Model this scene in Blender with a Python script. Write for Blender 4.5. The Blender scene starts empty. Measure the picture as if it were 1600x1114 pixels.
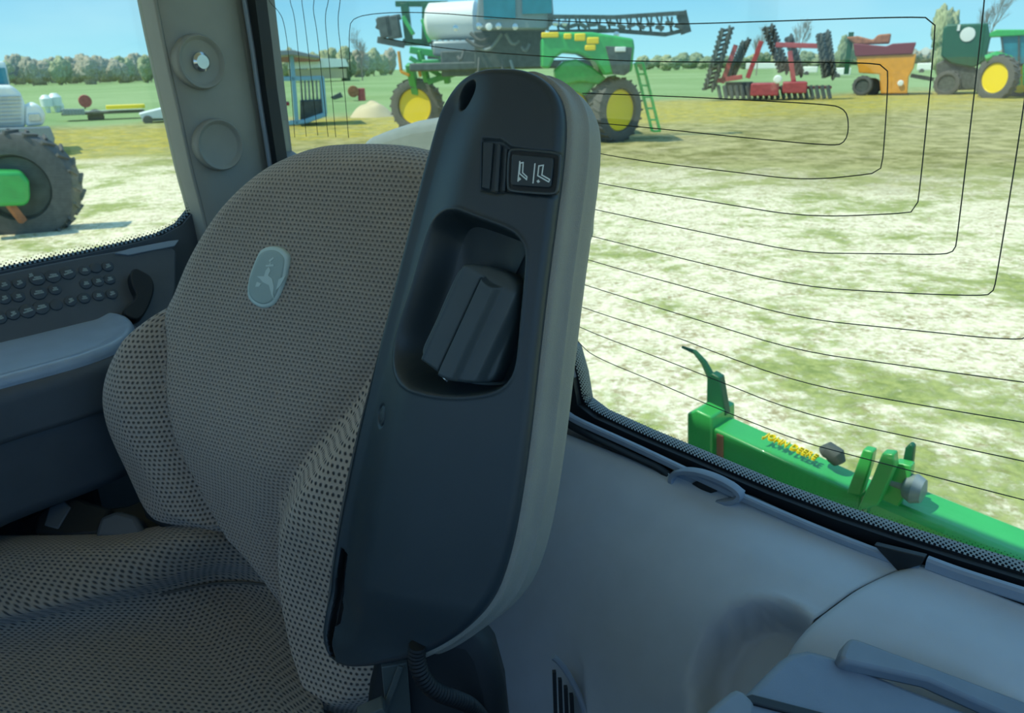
import bpy, bmesh, math, random
import numpy as np
from mathutils import Vector, Matrix, noise as mnoise
random.seed(7); rng = np.random.default_rng(7)
SC = bpy.context.scene
COL = SC.collection
# ---------------------------------------------------------------- camera
FPX = 1200.0; PITCH = math.radians(20.7); ROLL = math.radians(-1.3); EYE = 2.45
def _rx(a):
    c, s = math.cos(a), math.sin(a); return np.array([[1, 0, 0], [0, c, -s], [0, s, c]])
def _rz(a):
    c, s = math.cos(a), math.sin(a); return np.array([[c, -s, 0], [s, c, 0], [0, 0, 1]])
CM = _rx(math.pi/2-PITCH) @ _rz(ROLL)
CAM = np.array([0, 0, EYE]); CX, CY, CZ = CM[:, 0], CM[:, 1], CM[:, 2]
cd = bpy.data.cameras.new('camera'); cam = bpy.data.objects.new('camera', cd); COL.objects.link(cam)
cd.sensor_width = 36; cd.lens = 36*FPX/1600; cd.clip_start = 0.02; cd.clip_end = 6000
cd.dof.use_dof = True; cd.dof.focus_distance = 0.66; cd.dof.aperture_fstop = 15
cam.matrix_world = Matrix.Translation(Vector(CAM)) @ Matrix([list(r) for r in CM]).to_4x4()
SC.camera = cam
# ---------------------------------------------------------------- world, sun, exposure
w = bpy.data.worlds.new('sky'); SC.world = w; w.use_nodes = True
nt = w.node_tree; nt.nodes.clear()
N = nt.nodes.new
out = N('ShaderNodeOutputWorld'); bg = N('ShaderNodeBackground'); tc = N('ShaderNodeTexCoord')
sep = N('ShaderNodeSeparateXYZ'); ramp = N('ShaderNodeValToRGB')
nt.links.new(tc.outputs['Generated'], sep.inputs[0]); nt.links.new(sep.outputs['Z'], ramp.inputs[0])
nz = N('ShaderNodeTexNoise'); nz.inputs['Scale'].default_value = 2.2; nz.inputs['Detail'].default_value = 4
mp = N('ShaderNodeMapping'); mp.inputs['Scale'].default_value = (1, 1, 3.0)
nt.links.new(tc.outputs['Generated'], mp.inputs[0]); nt.links.new(mp.outputs[0], nz.inputs[0])
cr = N('ShaderNodeValToRGB'); cr.color_ramp.elements[0].position = .46; cr.color_ramp.elements[1].position = .8
cr.color_ramp.elements[0].color = (0, 0, 0, 1); cr.color_ramp.elements[1].color = (.5, .5, .5, 1)
nt.links.new(nz.outputs[0], cr.inputs[0])
mx = N('ShaderNodeMix'); mx.data_type = 'RGBA'
e = ramp.color_ramp.elements
e[0].position = 0.0; e[0].color = (.36, .72, .92, 1)
e[1].position = 1.0; e[1].color = (.20, .48, .95, 1)
m_ = e.new(.09); m_.color = (.20, .53, .88, 1)
m_ = e.new(.3); m_.color = (.16, .42, .84, 1)
nt.links.new(cr.outputs[0], mx.inputs[0]); nt.links.new(ramp.outputs[0], mx.inputs[6]); mx.inputs[7].default_value = (.75, .9, 1, 1)
nt.links.new(mx.outputs[2], bg.inputs[0]); bg.inputs[1].default_value = 0.95
nt.links.new(bg.outputs[0], out.inputs[0])
sl = bpy.data.lights.new('sun', 'SUN'); sl.energy = 3.4; sl.angle = math.radians(.6); sl.color = (1, .96, .88)
sun = bpy.data.objects.new('sun', sl); COL.objects.link(sun)
SUNAZ, SUNEL = math.radians(-105), math.radians(58)     # azimuth from +Y towards +X
sd = Vector((math.sin(SUNAZ)*math.cos(SUNEL), math.cos(SUNAZ)*math.cos(SUNEL), math.sin(SUNEL)))
sun.rotation_euler = sd.to_track_quat('Z', 'Y').to_euler()
vs = SC.view_settings; vs.view_transform = 'Standard'; vs.look = 'None'; vs.exposure = 0.48; vs.gamma = 1
SC.cycles.max_bounces = 10; SC.cycles.transparent_max_bounces = 12; SC.cycles.diffuse_bounces = 6
# ---------------------------------------------------------------- pixel helpers (give traced outlines a real plane)
def nrm(v): v = np.asarray(v, float); return v/np.linalg.norm(v)
def ray(x, y): return CM @ np.array([(x-800)/FPX, -(y-557)/FPX, -1.])
def P(x, y, d): return CAM+ray(x, y)*d
def hit(x, y, O, n):
    r = ray(x, y); return CAM+r*(np.dot(n, np.asarray(O)-CAM)/np.dot(n, r))
def G(x, y, z=0.0): return hit(x, y, (0, 0, z), np.array([0, 0, 1.]))
AZ = math.radians(44)
A = np.array([math.sin(AZ), math.cos(AZ), 0]); T = np.array([math.cos(AZ), -math.sin(AZ), 0]); Z = np.array([0, 0, 1.])
def cabp(a, t, z): return A*a+T*t+Z*z
class Frame:
    """plane with origin O, axes U, V and normal N (towards the viewer side)"""
    def __init__(s, O, U, V, Nn=None):
        s.O = np.asarray(O, float); s.U = nrm(U); V = np.asarray(V, float); s.V = nrm(V-np.dot(V, s.U)*s.U)
        n = np.cross(s.U, s.V)
        ref = Nn if Nn is not None else (CAM-s.O)
        if np.dot(n, ref) < 0: n = -n
        s.N = n
    def px(s, x, y, h=0.0):
        q = hit(x, y, s.O+s.N*h, s.N)-s.O; return np.array([np.dot(q, s.U), np.dot(q, s.V)])
    def pxs(s, L, h=0.0): return np.array([s.px(x, y, h) for x, y in L])
    def w(s, u, v, h=0.0): return s.O+s.U*u+s.V*v+s.N*h
    def ws(s, uv, h): return s.O+np.outer(uv[:, 0], s.U)+np.outer(uv[:, 1], s.V)+np.outer(h, s.N)
# ---------------------------------------------------------------- materials
def lin(c):
    if isinstance(c, str): c = [int(c[i:i+2], 16)/255 for i in (0, 2, 4)]
    return [((x+.055)/1.055)**2.4 if x > .04045 else x/12.92 for x in c]
def mat(name, col, rough=.5, metal=0, var=.06, scale=30, bump=0, bscale=400, spec=.5, coat=0):
    m = bpy.data.materials.new(name); m.use_nodes = True; t = m.node_tree; b = t.nodes['Principled BSDF']
    c = lin(col)
    nz = t.nodes.new('ShaderNodeTexNoise'); nz.inputs['Scale'].default_value = scale; nz.inputs['Detail'].default_value = 3
    g = t.nodes.new('ShaderNodeTexCoord'); t.links.new(g.outputs['Object'], nz.inputs[0])
    r = t.nodes.new('ShaderNodeValToRGB'); t.links.new(nz.outputs[0], r.inputs[0])
    r.color_ramp.elements[0].position = .3; r.color_ramp.elements[1].position = .7
    r.color_ramp.elements[0].color = [x*(1-var) for x in c]+[1]; r.color_ramp.elements[1].color = [min(1, x*(1+var)) for x in c]+[1]
    t.links.new(r.outputs[0], b.inputs['Base Color'])
    b.inputs['Roughness'].default_value = rough; b.inputs['Metallic'].default_value = metal
    b.inputs['Specular IOR Level'].default_value = spec; b.inputs['Coat Weight'].default_value = coat
    if bump:
        n2 = t.nodes.new('ShaderNodeTexNoise'); n2.inputs['Scale'].default_value = bscale; n2.inputs['Detail'].default_value = 2
        t.links.new(g.outputs['Object'], n2.inputs[0])
        bp = t.nodes.new('ShaderNodeBump'); bp.inputs['Strength'].default_value = bump; bp.inputs['Distance'].default_value = .001
        t.links.new(n2.outputs[0], bp.inputs['Height']); t.links.new(bp.outputs[0], b.inputs['Normal'])
    return m
def fabric(name, base, dark, pu, pv, rx, ry, rib=0.0, soft=(.65, 1.25)):
    """knitted cloth: staggered dark holes over woven ribs, laid out in the cloth's own metric UVs"""
    m = bpy.data.materials.new(name); m.use_nodes = True; t = m.node_tree; b = t.nodes['Principled BSDF']; L = t.links.new
    def M(op, a, c=None, clamp=False):
        n = t.nodes.new('ShaderNodeMath'); n.operation = op; n.use_clamp = clamp
        for i, q in enumerate((a, c)):
            if q is None: continue
            if isinstance(q, (int, float)): n.inputs[i].default_value = q
            else: L(q, n.inputs[i])
        return n.outputs[0]
    uv = t.nodes.new('ShaderNodeUVMap'); wob = t.nodes.new('ShaderNodeTexNoise'); wob.inputs['Scale'].default_value = 160
    L(uv.outputs[0], wob.inputs[0])
    s = t.nodes.new('ShaderNodeSeparateXYZ'); L(uv.outputs[0], s.inputs[0])
    wv = M('MULTIPLY', M('SUBTRACT', wob.outputs[0], .5), .0016)
    v = M('DIVIDE', M('ADD', s.outputs[1], wv), pv); row = M('FLOOR', v)
    u = M('ADD', M('DIVIDE', M('ADD', s.outputs[0], wv), pu), M('MULTIPLY', M('MODULO', M('ABSOLUTE', row), 2.0), .5))
    fx = M('SUBTRACT', M('FRACT', u), .5); fy = M('SUBTRACT', M('FRACT', v), .5)
    d = M('SQRT', M('ADD', M('POWER', M('DIVIDE', fx, rx), 2.0), M('POWER', M('DIVIDE', fy, ry), 2.0)))
    mr = t.nodes.new('ShaderNodeMapRange'); mr.interpolation_type = 'SMOOTHSTEP'
    L(d, mr.inputs[0]); mr.inputs[1].default_value = soft[0]; mr.inputs[2].default_value = soft[1]; mr.inputs[3].default_value = 0; mr.inputs[4].default_value = 1
    ribh = M('ABSOLUTE', M('SINE', M('MULTIPLY', v, math.pi)))
    nzf = t.nodes.new('ShaderNodeTexNoise'); nzf.inputs['Scale'].default_value = 900; L(uv.outputs[0], nzf.inputs[0])
    nzl = t.nodes.new('ShaderNodeTexNoise'); nzl.inputs['Scale'].default_value = 14; L(uv.outputs[0], nzl.inputs[0])
    mxx = t.nodes.new('ShaderNodeMix'); mxx.data_type = 'RGBA'; L(mr.outputs[0], mxx.inputs[0])
    mxx.inputs[6].default_value = lin(dark)+[1]; 
    mc = t.nodes.new('ShaderNodeMix'); mc.data_type = 'RGBA'; c = lin(base)
    mc.inputs[6].default_value = [x*.72 for x in c]+[1]; mc.inputs[7].default_value = [x*1.2 for x in c]+[1]
    L(M('ADD', M('MULTIPLY', nzf.outputs[0], .6), M('MULTIPLY', nzl.outputs[0], .4)), mc.inputs[0])
    L(mc.outputs[2], mxx.inputs[7]); L(mxx.outputs[2], b.inputs['Base Color'])
    h = M('ADD', M('MULTIPLY', mr.outputs[0], 1.0), M('ADD', M('MULTIPLY', ribh, rib), M('MULTIPLY', nzf.outputs[0], .35)))
    bp = t.nodes.new('ShaderNodeBump'); bp.inputs['Strength'].default_value = .9; bp.inputs['Distance'].default_value = .0013
    L(h, bp.inputs['Height']); L(bp.outputs[0], b.inputs['Normal'])
    b.inputs['Roughness'].default_value = .9; b.inputs['Specular IOR Level'].default_value = .25
    b.inputs['Sheen Weight'].default_value = .25; b.inputs['Sheen Roughness'].default_value = .5
    return m
def glass(name, tint, refl=.05):
    m = bpy.data.materials.new(name); m.use_nodes = True; t = m.node_tree; t.nodes.clear()
    o = t.nodes.new('ShaderNodeOutputMaterial'); mx = t.nodes.new('ShaderNodeMixShader'); tr = t.nodes.new('ShaderNodeBsdfTransparent')
    gl = t.nodes.new('ShaderNodeBsdfGlossy'); gl.inputs['Roughness'].default_value = .02
    tr.inputs[0].default_value = list(tint)+[1]; mx.inputs[0].default_value = refl
    t.links.new(tr.outputs[0], mx.inputs[1]); t.links.new(gl.outputs[0], mx.inputs[2]); t.links.new(mx.outputs[0], o.inputs[0])
    return m
MT = {}
def K(name, *a, **k):
    MT[name] = mat(name, *a, **k); return MT[name]
K('black_plastic', '29343a', .42, bump=.12, bscale=2600, var=.05)
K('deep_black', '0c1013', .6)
K('knob_plastic', '3c484d', .5, bump=.1, bscale=2400)
K('switch_plastic', '3b4448', .45, bump=.08, bscale=2000)
K('icon_white', 'dfe8e6', .5)
K('pad_vinyl', '908d84', .55, bump=.7, bscale=1300, var=.04)
K('panel_plastic', 'aeb7be', .42, bump=.15, bscale=1800, var=.03)
K('panel_taupe', '8c8a8a', .5, bump=.15, bscale=1800, var=.03)
K('rubber', '15191d', .5)
K('pillar_plastic', '8c8c85', .6, bump=.2, bscale=900, var=.03)
K('trim_gray', '8794a2', .4)
K('console_dark', '4a5056', .55, bump=.1, bscale=900)
K('console_top', '93a2b2', .28, bump=.12, bscale=900)
K('badge_gray', '9fb0ab', .5, var=.02)
K('badge_light', 'c3d2cc', .45, var=.02)
K('green_paint', '38a851', .35, var=.1, scale=6, coat=.3)
K('green_dark', '1c5a3c', .45, var=.15, scale=5)
K('yellow_paint', 'f2d21a', .4, var=.05)
K('tyre', '5a5c5a', .85, var=.15, scale=12)
K('grime', '4d5552', .7, var=.3, scale=5)
K('white_paint', 'e6ebe8', .4, var=.05)
K('grey_metal', '8b9698', .45, metal=.3, var=.15)
K('teal_glass', '2e7d8e', .12, var=.2, scale=2)
K('orange_paint', 'e09a2a', .5, var=.1, scale=3)
K('maroon', '7c2f3c', .6, var=.1)
K('red_paint', 'a8454a', .6, var=.2, scale=4)
K('rust', 'a06a4a', .8, var=.3, scale=4)
K('blue_paint', '7fb3cc', .5)
K('chrome', 'c8ced0', .2, metal=.9)
K('seam_shade', '57534d', .9)
K('lid_plastic', '717c8a', .42, bump=.12, bscale=900)
K('rail_plastic', '767f88', .45)
K('mudguard_grey', '76807f', .5)
K('wire', '2b3226', .6)
K('headliner', 'd2c8b6', .9)
K('crown_green', '9aa07a', .9, var=.3, scale=9, bump=.4, bscale=14)  # crown colours are paled to stand for distance haze
K('crown_grey', 'a39c88', .95, var=.3, scale=9, bump=1, bscale=14)
K('crown_dark', '7f8c6c', .9, var=.3, scale=9, bump=.4, bscale=14)
K('bark', '938a7c', .9)
K('roof_white', 'f2f2ea', .5); K('wall_beige', 'c9b995', .8)
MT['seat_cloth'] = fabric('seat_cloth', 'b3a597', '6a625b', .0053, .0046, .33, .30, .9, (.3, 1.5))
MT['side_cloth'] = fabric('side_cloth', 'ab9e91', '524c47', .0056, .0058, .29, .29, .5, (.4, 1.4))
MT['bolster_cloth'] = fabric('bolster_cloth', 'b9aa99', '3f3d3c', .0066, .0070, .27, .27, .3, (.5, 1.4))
MT['cushion_cloth_shaded'] = fabric('cushion_cloth_shaded', '8f867b', '3c3b3a', .0070, .0058, .29, .30, .3, (.4, 1.4))  # same fabric as the back, base darkened for the shade over the cushion
MT['glass'] = glass('tinted_glass', (.92, .96, .89), .04)
# ---------------------------------------------------------------- object helpers
def tag(o, label=None, cat=None, group=None, kind=None):
    if label: o['label'] = label
    if cat: o['category'] = cat
    if group: o['group'] = group
    if kind: o['kind'] = kind
    return o
def empty(name, loc, label=None, cat=None, group=None, rz=0.0, kind=None):
    o = bpy.data.objects.new(name, None); COL.objects.link(o); o.location = Vector(loc); o.rotation_euler = (0, 0, rz); o.empty_display_size = .05
    bpy.context.view_layer.update() if False else None
    return tag(o, label, cat, group, kind)
def wmat(o):
    m = Matrix.LocRotScale(o.location, o.rotation_euler, o.scale)
    return (wmat(o.parent) @ m) if o.parent else m
def mobj(name, V, F, m, parent=None, uv=None, smooth=True, local=False, sharp=None):
    """mesh object from world-space verts (converted into the parent's space)"""
    V = np.asarray(V, float)
    if parent is not None and not local:
        inv = np.array(wmat(parent).inverted()); V = V @ inv[:3, :3].T+inv[:3, 3]
    off = None
    if parent is None and not local:
        off = V.mean(0).copy(); off[2] = V[:, 2].min(); V = V-off
    me = bpy.data.meshes.new(name); me.from_pydata(V.tolist(), [], [tuple(int(i) for i in f) for f in F]); me.update()
    if uv is not None:
        ul = me.uv_layers.new(name='UVMap'); idx = np.zeros(len(me.loops), dtype=np.int32); me.loops.foreach_get('vertex_index', idx)
        ul.data.foreach_set('uv', np.asarray(uv, np.float32)[idx].ravel())
    if smooth: me.polygons.foreach_set('use_smooth', [True]*len(me.polygons))
    if sharp: me.set_sharp_from_angle(angle=math.radians(sharp))
    me.materials.append(MT[m] if isinstance(m, str) else m)
    o = bpy.data.objects.new(name, me); COL.objects.link(o)
    if parent is not None: o.parent = parent
    if off is not None: o.location = Vector(off)
    return o
def fixn(o):
    bm = bmesh.new(); bm.from_mesh(o.data); bmesh.ops.recalc_face_normals(bm, faces=bm.faces); bm.to_mesh(o.data); bm.free(); return o
def bevel(o, wd, seg=3, ang=35):
    b = o.modifiers.new('bevel', 'BEVEL'); b.width = wd; b.segments = seg; b.limit_method = 'ANGLE'; b.angle_limit = math.radians(ang); b.harden_normals = False
    return o
def dense(poly, n, closed=True, k=2):
    """smooth (corner-cut) and resample a polyline"""
    p = np.asarray(poly, float)
    for _ in range(k):
        if closed:
            q = np.roll(p, -1, 0); a = .75*p+.25*q; b = .25*p+.75*q; p = np.stack([a, b], 1).reshape(-1, p.shape[1])
        else:
            q = p[1:]; r = p[:-1]; a = .75*r+.25*q; b = .25*r+.75*q
            p = np.vstack([p[:1], np.stack([a, b], 1).reshape(-1, p.shape[1]), p[-1:]])
    if closed: p = np.vstack([p, p[:1]])
    s = np.r_[0, np.cumsum(np.linalg.norm(np.diff(p, axis=0), axis=1))]
    t = np.linspace(0, s[-1], n+(1 if closed else 0))
    r = np.stack([np.interp(t, s, p[:, i]) for i in range(p.shape[1])], 1)
    return r[:-1] if closed else r
def sdf(pts, poly):
    """signed distance (negative inside) to a closed polygon"""
    d = np.full(len(pts), 1e9); ins = np.zeros(len(pts), bool); q = np.roll(poly, -1, 0)
    for a, b in zip(poly, q):
        e = b-a; w_ = pts-a; t = np.clip((w_@e)/(e@e+1e-18), 0, 1); d = np.minimum(d, np.linalg.norm(w_-t[:, None]*e, axis=1))
        c = (a[1] > pts[:, 1]) != (b[1] > pts[:, 1])
        with np.errstate(divide='ignore', invalid='ignore'):
            xi = (b[0]-a[0])*(pts[:, 1]-a[1])/(b[1]-a[1]+1e-18)+a[0]
        ins ^= c & (pts[:, 0] < xi)
    return np.where(ins, -d, d)
def pdist(pts, line):
    d = np.full(len(pts), 1e9)
    for a, b in zip(line[:-1], line[1:]):
        e = b-a; w_ = pts-a; t = np.clip((w_@e)/(e@e+1e-18), 0, 1); d = np.minimum(d, np.linalg.norm(w_-t[:, None]*e, axis=1))
    return d
def sst(x): x = np.clip(x, 0, 1); return x*x*(3-2*x)
def shell(name, fr, outl, spine, hf, m, parent, Redge=.004, back=.02, N_=480, KR=90, taper=0.0, pw=1.0, uvf=None, smooth=2, sharp=None):
    """solid with a traced outline: rings run from a spine to the outline, height field hf, rounded rim, side wall and back"""
    o = dense(outl, N_, True, smooth); s0, s1 = map(np.asarray, spine); e = s1-s0; L2 = e@e+1e-12
    t = np.clip(((o-s0)@e)/L2, 0, 1); c = s0+t[:, None]*e; Lr = np.linalg.norm(o-c, axis=1)
    rs = np.linspace(0, 1, KR)**pw
    rings = []; hs = []
    for r in rs:
        p = c+(o-c)*r; ed = Lr*(1-r); x = np.clip(Redge-ed, 0, Redge)
        drop = Redge-np.sqrt(np.maximum(Redge**2-x**2, 0)); rings.append(p); hs.append(hf(p)-drop)
    nr = max(6, int(KR*.12))
    # extra rings packed into the rim
    for j in range(1, nr+1):
        f_ = j/nr; ed = Redge*(1-f_)*.5
    hb = hs[-1]
    for j in range(1, 9):
        f_ = j/8; p = c+(o-c)*(1-taper*f_); rings.append(p); hs.append(hb-(back-Redge)*f_)
    R_ = len(rings); P_ = np.vstack(rings); H_ = np.concatenate(hs)
    W = fr.ws(P_, H_); n = N_
    F = []
    for i in range(R_-1):
        a = np.arange(n)+i*n; b = np.roll(np.arange(n), -1)+i*n
        F.append(np.stack([a, b, b+n, a+n], 1))
    F = np.vstack(F).tolist()
    bc = len(W); W = np.vstack([W, fr.ws(np.array([(s0+s1)/2]), np.array([H_[-n:].mean()]))])
    last = (R_-1)*n
    for i in range(n): F.append([last+i, last+(i+1) % n, bc])
    W3 = W[:-1].reshape(R_, n, 3); arc = np.concatenate([np.zeros((1, n)), np.cumsum(np.linalg.norm(np.diff(W3, axis=0), axis=2), 0)], 0)
    dn = (o-c)/np.maximum(Lr[:, None], 1e-9); uv = np.vstack([(c[None]+dn[None]*arc[:, :, None]).reshape(-1, 2), [(s0+s1)/2]])
    if uvf is not None: uv = uvf(uv)
    o_ = mobj(name, W, F, m, parent, uv=uv, sharp=sharp)
    return fixn(o_)
def ribbon(name, fr, strokes, wd, th, m, parent, h=0.0):
    V = []; F = []
    for st in strokes:
        st = [np.asarray(q, float) for q in st]
        for a, b in zip(st[:-1], st[1:]):
            d = nrm(b-a); n = np.array([-d[1], d[0]])*wd/2; a2 = a-d*wd*.45; b2 = b+d*wd*.45; k = len(V)
            for hh in (h, h+th):
                for q in (a2-n, b2-n, b2+n, a2+n): V.append(fr.w(q[0], q[1], hh))
            F += [(k, k+1, k+2, k+3), (k+4, k+5, k+6, k+7), (k, k+1, k+5, k+4), (k+1, k+2, k+6, k+5), (k+2, k+3, k+7, k+6), (k+3, k, k+4, k+7)]
    return fixn(mobj(name, V, F, m, parent, smooth=False))
class MB:
    """collects shapes into one mesh, in any space"""
    def __init__(s): s.V = []; s.F = []
    def add(s, V, F):
        k = len(s.V); s.V += [np.asarray(v, float) for v in V]; s.F += [tuple(i+k for i in f) for f in F]; return s
    def box(s, c, sz, ax=None, rz=0, tp=(1, 1)):
        c = np.asarray(c, float)
        if ax is None:
            cs, sn = math.cos(rz), math.sin(rz); ax = (np.array([cs, sn, 0]), np.array([-sn, cs, 0]), Z)
        V = []
        for k in (-1, 1):
            q = tp if k > 0 else (1, 1)
            for i, j in ((-1, -1), (1, -1), (1, 1), (-1, 1)):
                V.append(c+ax[0]*i*sz[0]/2*q[0]+ax[1]*j*sz[1]/2*q[1]+ax[2]*k*sz[2]/2)
        return s.add(V, [(3, 2, 1, 0), (4, 5, 6, 7), (0, 1, 5, 4), (1, 2, 6, 5), (2, 3, 7, 6), (3, 0, 4, 7)])
    def bar(s, p, q, w_, h_=None, up=Z):
        p, q = np.asarray(p, float), np.asarray(q, float); d = nrm(q-p); h_ = h_ or w_
        x = np.cross(d, up); x = nrm(x) if np.linalg.norm(x) > 1e-4 else np.array([1., 0, 0]); y = np.cross(x, d)
        return s.box((p+q)/2, (w_, h_, np.linalg.norm(q-p)), (x, y, d))
    def tube(s, pts, r, n=10, cap=True):
        pts = [np.asarray(p, float) for p in pts]; k0 = []; V = []; F = []
        r = r if hasattr(r, '__len__') else [r]*len(pts); x = None
        for i, p in enumerate(pts):
            d = nrm((pts[min(i+1, len(pts)-1)]-pts[max(i-1, 0)])+1e-12)
            if x is None:
                x = np.cross(d, Z if abs(d[2]) < .9 else np.array([1., 0, 0]))
            x = nrm(x-np.dot(x, d)*d); y = np.cross(d, x)
            for a in range(n):
                t = 2*math.pi*a/n; V.append(p+(x*math.cos(t)+y*math.sin(t))*r[i])
        for i in range(len(pts)-1):
            for a in range(n): b = (a+1) % n; F.append((i*n+a, i*n+b, (i+1)*n+b, (i+1)*n+a))
        if cap: F.append(tuple(range(n))[::-1]); F.append(tuple(range((len(pts)-1)*n, len(pts)*n)))
        return s.add(V, F)
    def lathe(s, c, ax, prof, n=40):
        """prof: (offset along axis, radius)"""
        c = np.asarray(c, float); ax = nrm(ax); x = np.cross(ax, Z if abs(ax[2]) < .9 else np.array([1., 0, 0])); x = nrm(x); y = np.cross(ax, x)
        V = []; F = []
        for (h, r) in prof:
            for a in range(n):
                t = 2*math.pi*a/n; V.append(c+ax*h+(x*math.cos(t)+y*math.sin(t))*r)
        for i in range(len(prof)-1):
            for a in range(n): b = (a+1) % n; F.append((i*n+a, i*n+b, (i+1)*n+b, (i+1)*n+a))
        if prof[0][1] > 1e-6 : F.append(tuple(range(n))[::-1])
        if prof[-1][1] > 1e-6: F.append(tuple(range((len(prof)-1)*n, len(prof)*n)))
        return s.add(V, F)
    def prism(s, poly, ext):
        """closed 3-D polygon pushed along ext"""
        n = len(poly); ext = np.asarray(ext, float); V = [np.asarray(p, float) for p in poly]; V = V+[p+ext for p in V]
        return s.add(V, [tuple(range(n))[::-1], tuple(range(n, 2*n))]+[(i, (i+1) % n, n+(i+1) % n, n+i) for i in range(n)])
    def build(s, name, m, parent=None, local=True, smooth=False, bev=0, seg=2, sharp=35):
        o = mobj(name, np.array(s.V), s.F, m, parent, smooth=True, local=local, sharp=None); fixn(o)
        o.data.set_sharp_from_angle(angle=math.radians(sharp))
        if bev: bevel(o, bev, seg)
        return o
def patch(ctrl, su=10, sv=10):
    """smooth surface through a grid of control points -> verts, faces, metric uv"""
    C = np.asarray(ctrl, float)
    def cr1(Pt, s):
        n = len(Pt); Q = np.concatenate([[2*Pt[0]-Pt[1]], Pt, [2*Pt[-1]-Pt[-2]]]); o = []
        for i in range(n-1):
            a, b, c, d = Q[i], Q[i+1], Q[i+2], Q[i+3]
            for k in range(s+(1 if i == n-2 else 0)):
                t = k/s; o.append(.5*((2*b)+(-a+c)*t+(2*a-5*b+4*c-d)*t*t+(-a+3*b-3*c+d)*t**3))
        return np.array(o)
    R = cr1(C, su); R = cr1(R.transpose(1, 0, 2), sv).transpose(1, 0, 2)
    nr, nc = R.shape[:2]
    U_ = np.concatenate([np.zeros((nr, 1)), np.cumsum(np.linalg.norm(np.diff(R, axis=1), axis=2), 1)], 1); V_ = np.concatenate([np.zeros((1, nc)), np.cumsum(np.linalg.norm(np.diff(R, axis=0), axis=2), 0)], 0)
    uv = np.stack([U_, V_], -1).reshape(-1, 2)
    F = [(i*nc+j, i*nc+j+1, (i+1)*nc+j+1, (i+1)*nc+j) for i in range(nr-1) for j in range(nc-1)]
    return R.reshape(-1, 3), F, uv, (nr, nc)
def solid(o, th, off=-1):
    s = o.modifiers.new('solid', 'SOLIDIFY'); s.thickness = th; s.offset = off; return o
def text_obj(txt, size, ext, m, parent, M4, name='lettering'):
    c = bpy.data.curves.new(name, 'FONT'); c.body = txt; c.size = size; c.extrude = ext; c.align_x = 'CENTER'; c.align_y = 'CENTER'
    t = bpy.data.objects.new(name+'_tmp', c); COL.objects.link(t); dg = bpy.context.evaluated_depsgraph_get(); dg.update()
    me = bpy.data.meshes.new_from_object(t.evaluated_get(dg)); COL.objects.unlink(t); bpy.data.objects.remove(t)
    me.materials.clear(); me.materials.append(MT[m]); me.transform(M4)
    if parent is not None: me.transform(wmat(parent).inverted())
    me.name = name; o = bpy.data.objects.new(name, me); COL.objects.link(o); o.parent = parent; return o
def copy_tree(o, parent=None):
    c = o.copy(); COL.objects.link(c)
    if parent is not None: c.parent = parent
    for ch in [x for x in COL.objects if x.parent == o]: copy_tree(ch, c)
    return c
# ================================================================ CAB SHELL
FLOORZ = 1.22; ROOFZ = 2.98; AR = .70; TR = -1.25; TL = .42; AF = -1.05
def struct(o, label=None): o['kind'] = 'structure'; return tag(o, label)
def cabbox(a0, a1, t0, t1, z0, z1, name, m, bev=.004):
    b = MB(); c = cabp((a0+a1)/2, (t0+t1)/2, (z0+z1)/2); b.box(c, (abs(t1-t0), abs(a1-a0), abs(z1-z0)), (T, A, Z)); return b.build(name, m, None, local=False, bev=bev)
FR = Frame(cabp(AR, 0, 2), T, Z)                      # plane of the rear window
FS = Frame(cabp(0, TR, 2.2), A, Z, T)                 # plane of the right-hand side window
struct(cabbox(AF, AR+.03, TR-.03, TL, FLOORZ-.05, FLOORZ, 'floor', 'rubber'))
struct(cabbox(AF-.15, AR+.16, TR-.30, TL+.12, ROOFZ, ROOFZ+.18, 'ceiling', 'headliner'))
# rear window outline on its plane (u = along the wall, v = height)
wb_px = [(432, 238), (470, 262), (560, 300), (700, 400), (840, 500), (885, 548), (897, 590), (904, 632), (930, 652), (1000, 684), (1080, 718), (1200, 770), (1300, 808), (1400, 842), (1500, 874), (1620, 911)]
wb = FR.pxs(wb_px); RB = wb[-1].copy(); RB[0] = .30; wb = np.vstack([wb, RB])
wl = FR.pxs([(398, -40), (405, 40), (414, 120), (424, 200)])
TOPZ = ROOFZ-.0
win = np.vstack([[[wl[0][0], .97]], wl, wb, [[.30, .97]]])   # v is measured from z = 2
g = MB(); n = len(win); g.prism([FR.w(u, v, -.006) for u, v in win], -FR.N*.004)
glass_o = struct(g.build('window_1', 'glass', None, local=False), 'tinted rear window pane with thin nested heating wires')
# wall around the opening
low = np.vstack([[[TR, -.8]], [[TR, .97]], [[wl[0][0], .97]], wl, wb, [[.30, .97]], [[TL, .97]], [[TL, -.8]]])
# (built as quads from each outline point straight down / sideways, so the opening stays open)
b = MB(); pts = np.vstack([wb]);
for p, q in zip(pts[:-1], pts[1:]):
    b.prism([FR.w(p[0], -.78, -.03), FR.w(q[0], -.78, -.03), FR.w(q[0], q[1], -.03), FR.w(p[0], p[1], -.03)], FR.N*.03)
b.prism([FR.w(TR, -.78, -.03), FR.w(wb[0][0], -.78, -.03), FR.w(wb[0][0], wb[0][1], -.03), FR.w(wl[0][0], wl[0][1], -.03), FR.w(wl[0][0], .97, -.03), FR.w(TR, .97, -.03)], FR.N*.03)
b.prism([FR.w(.30, -.78, -.03), FR.w(TL, -.78, -.03), FR.w(TL, .97, -.03), FR.w(.30, .97, -.03)], FR.N*.03)
struct(b.build('wall_rear', 'panel_taupe', None, local=False))
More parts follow.
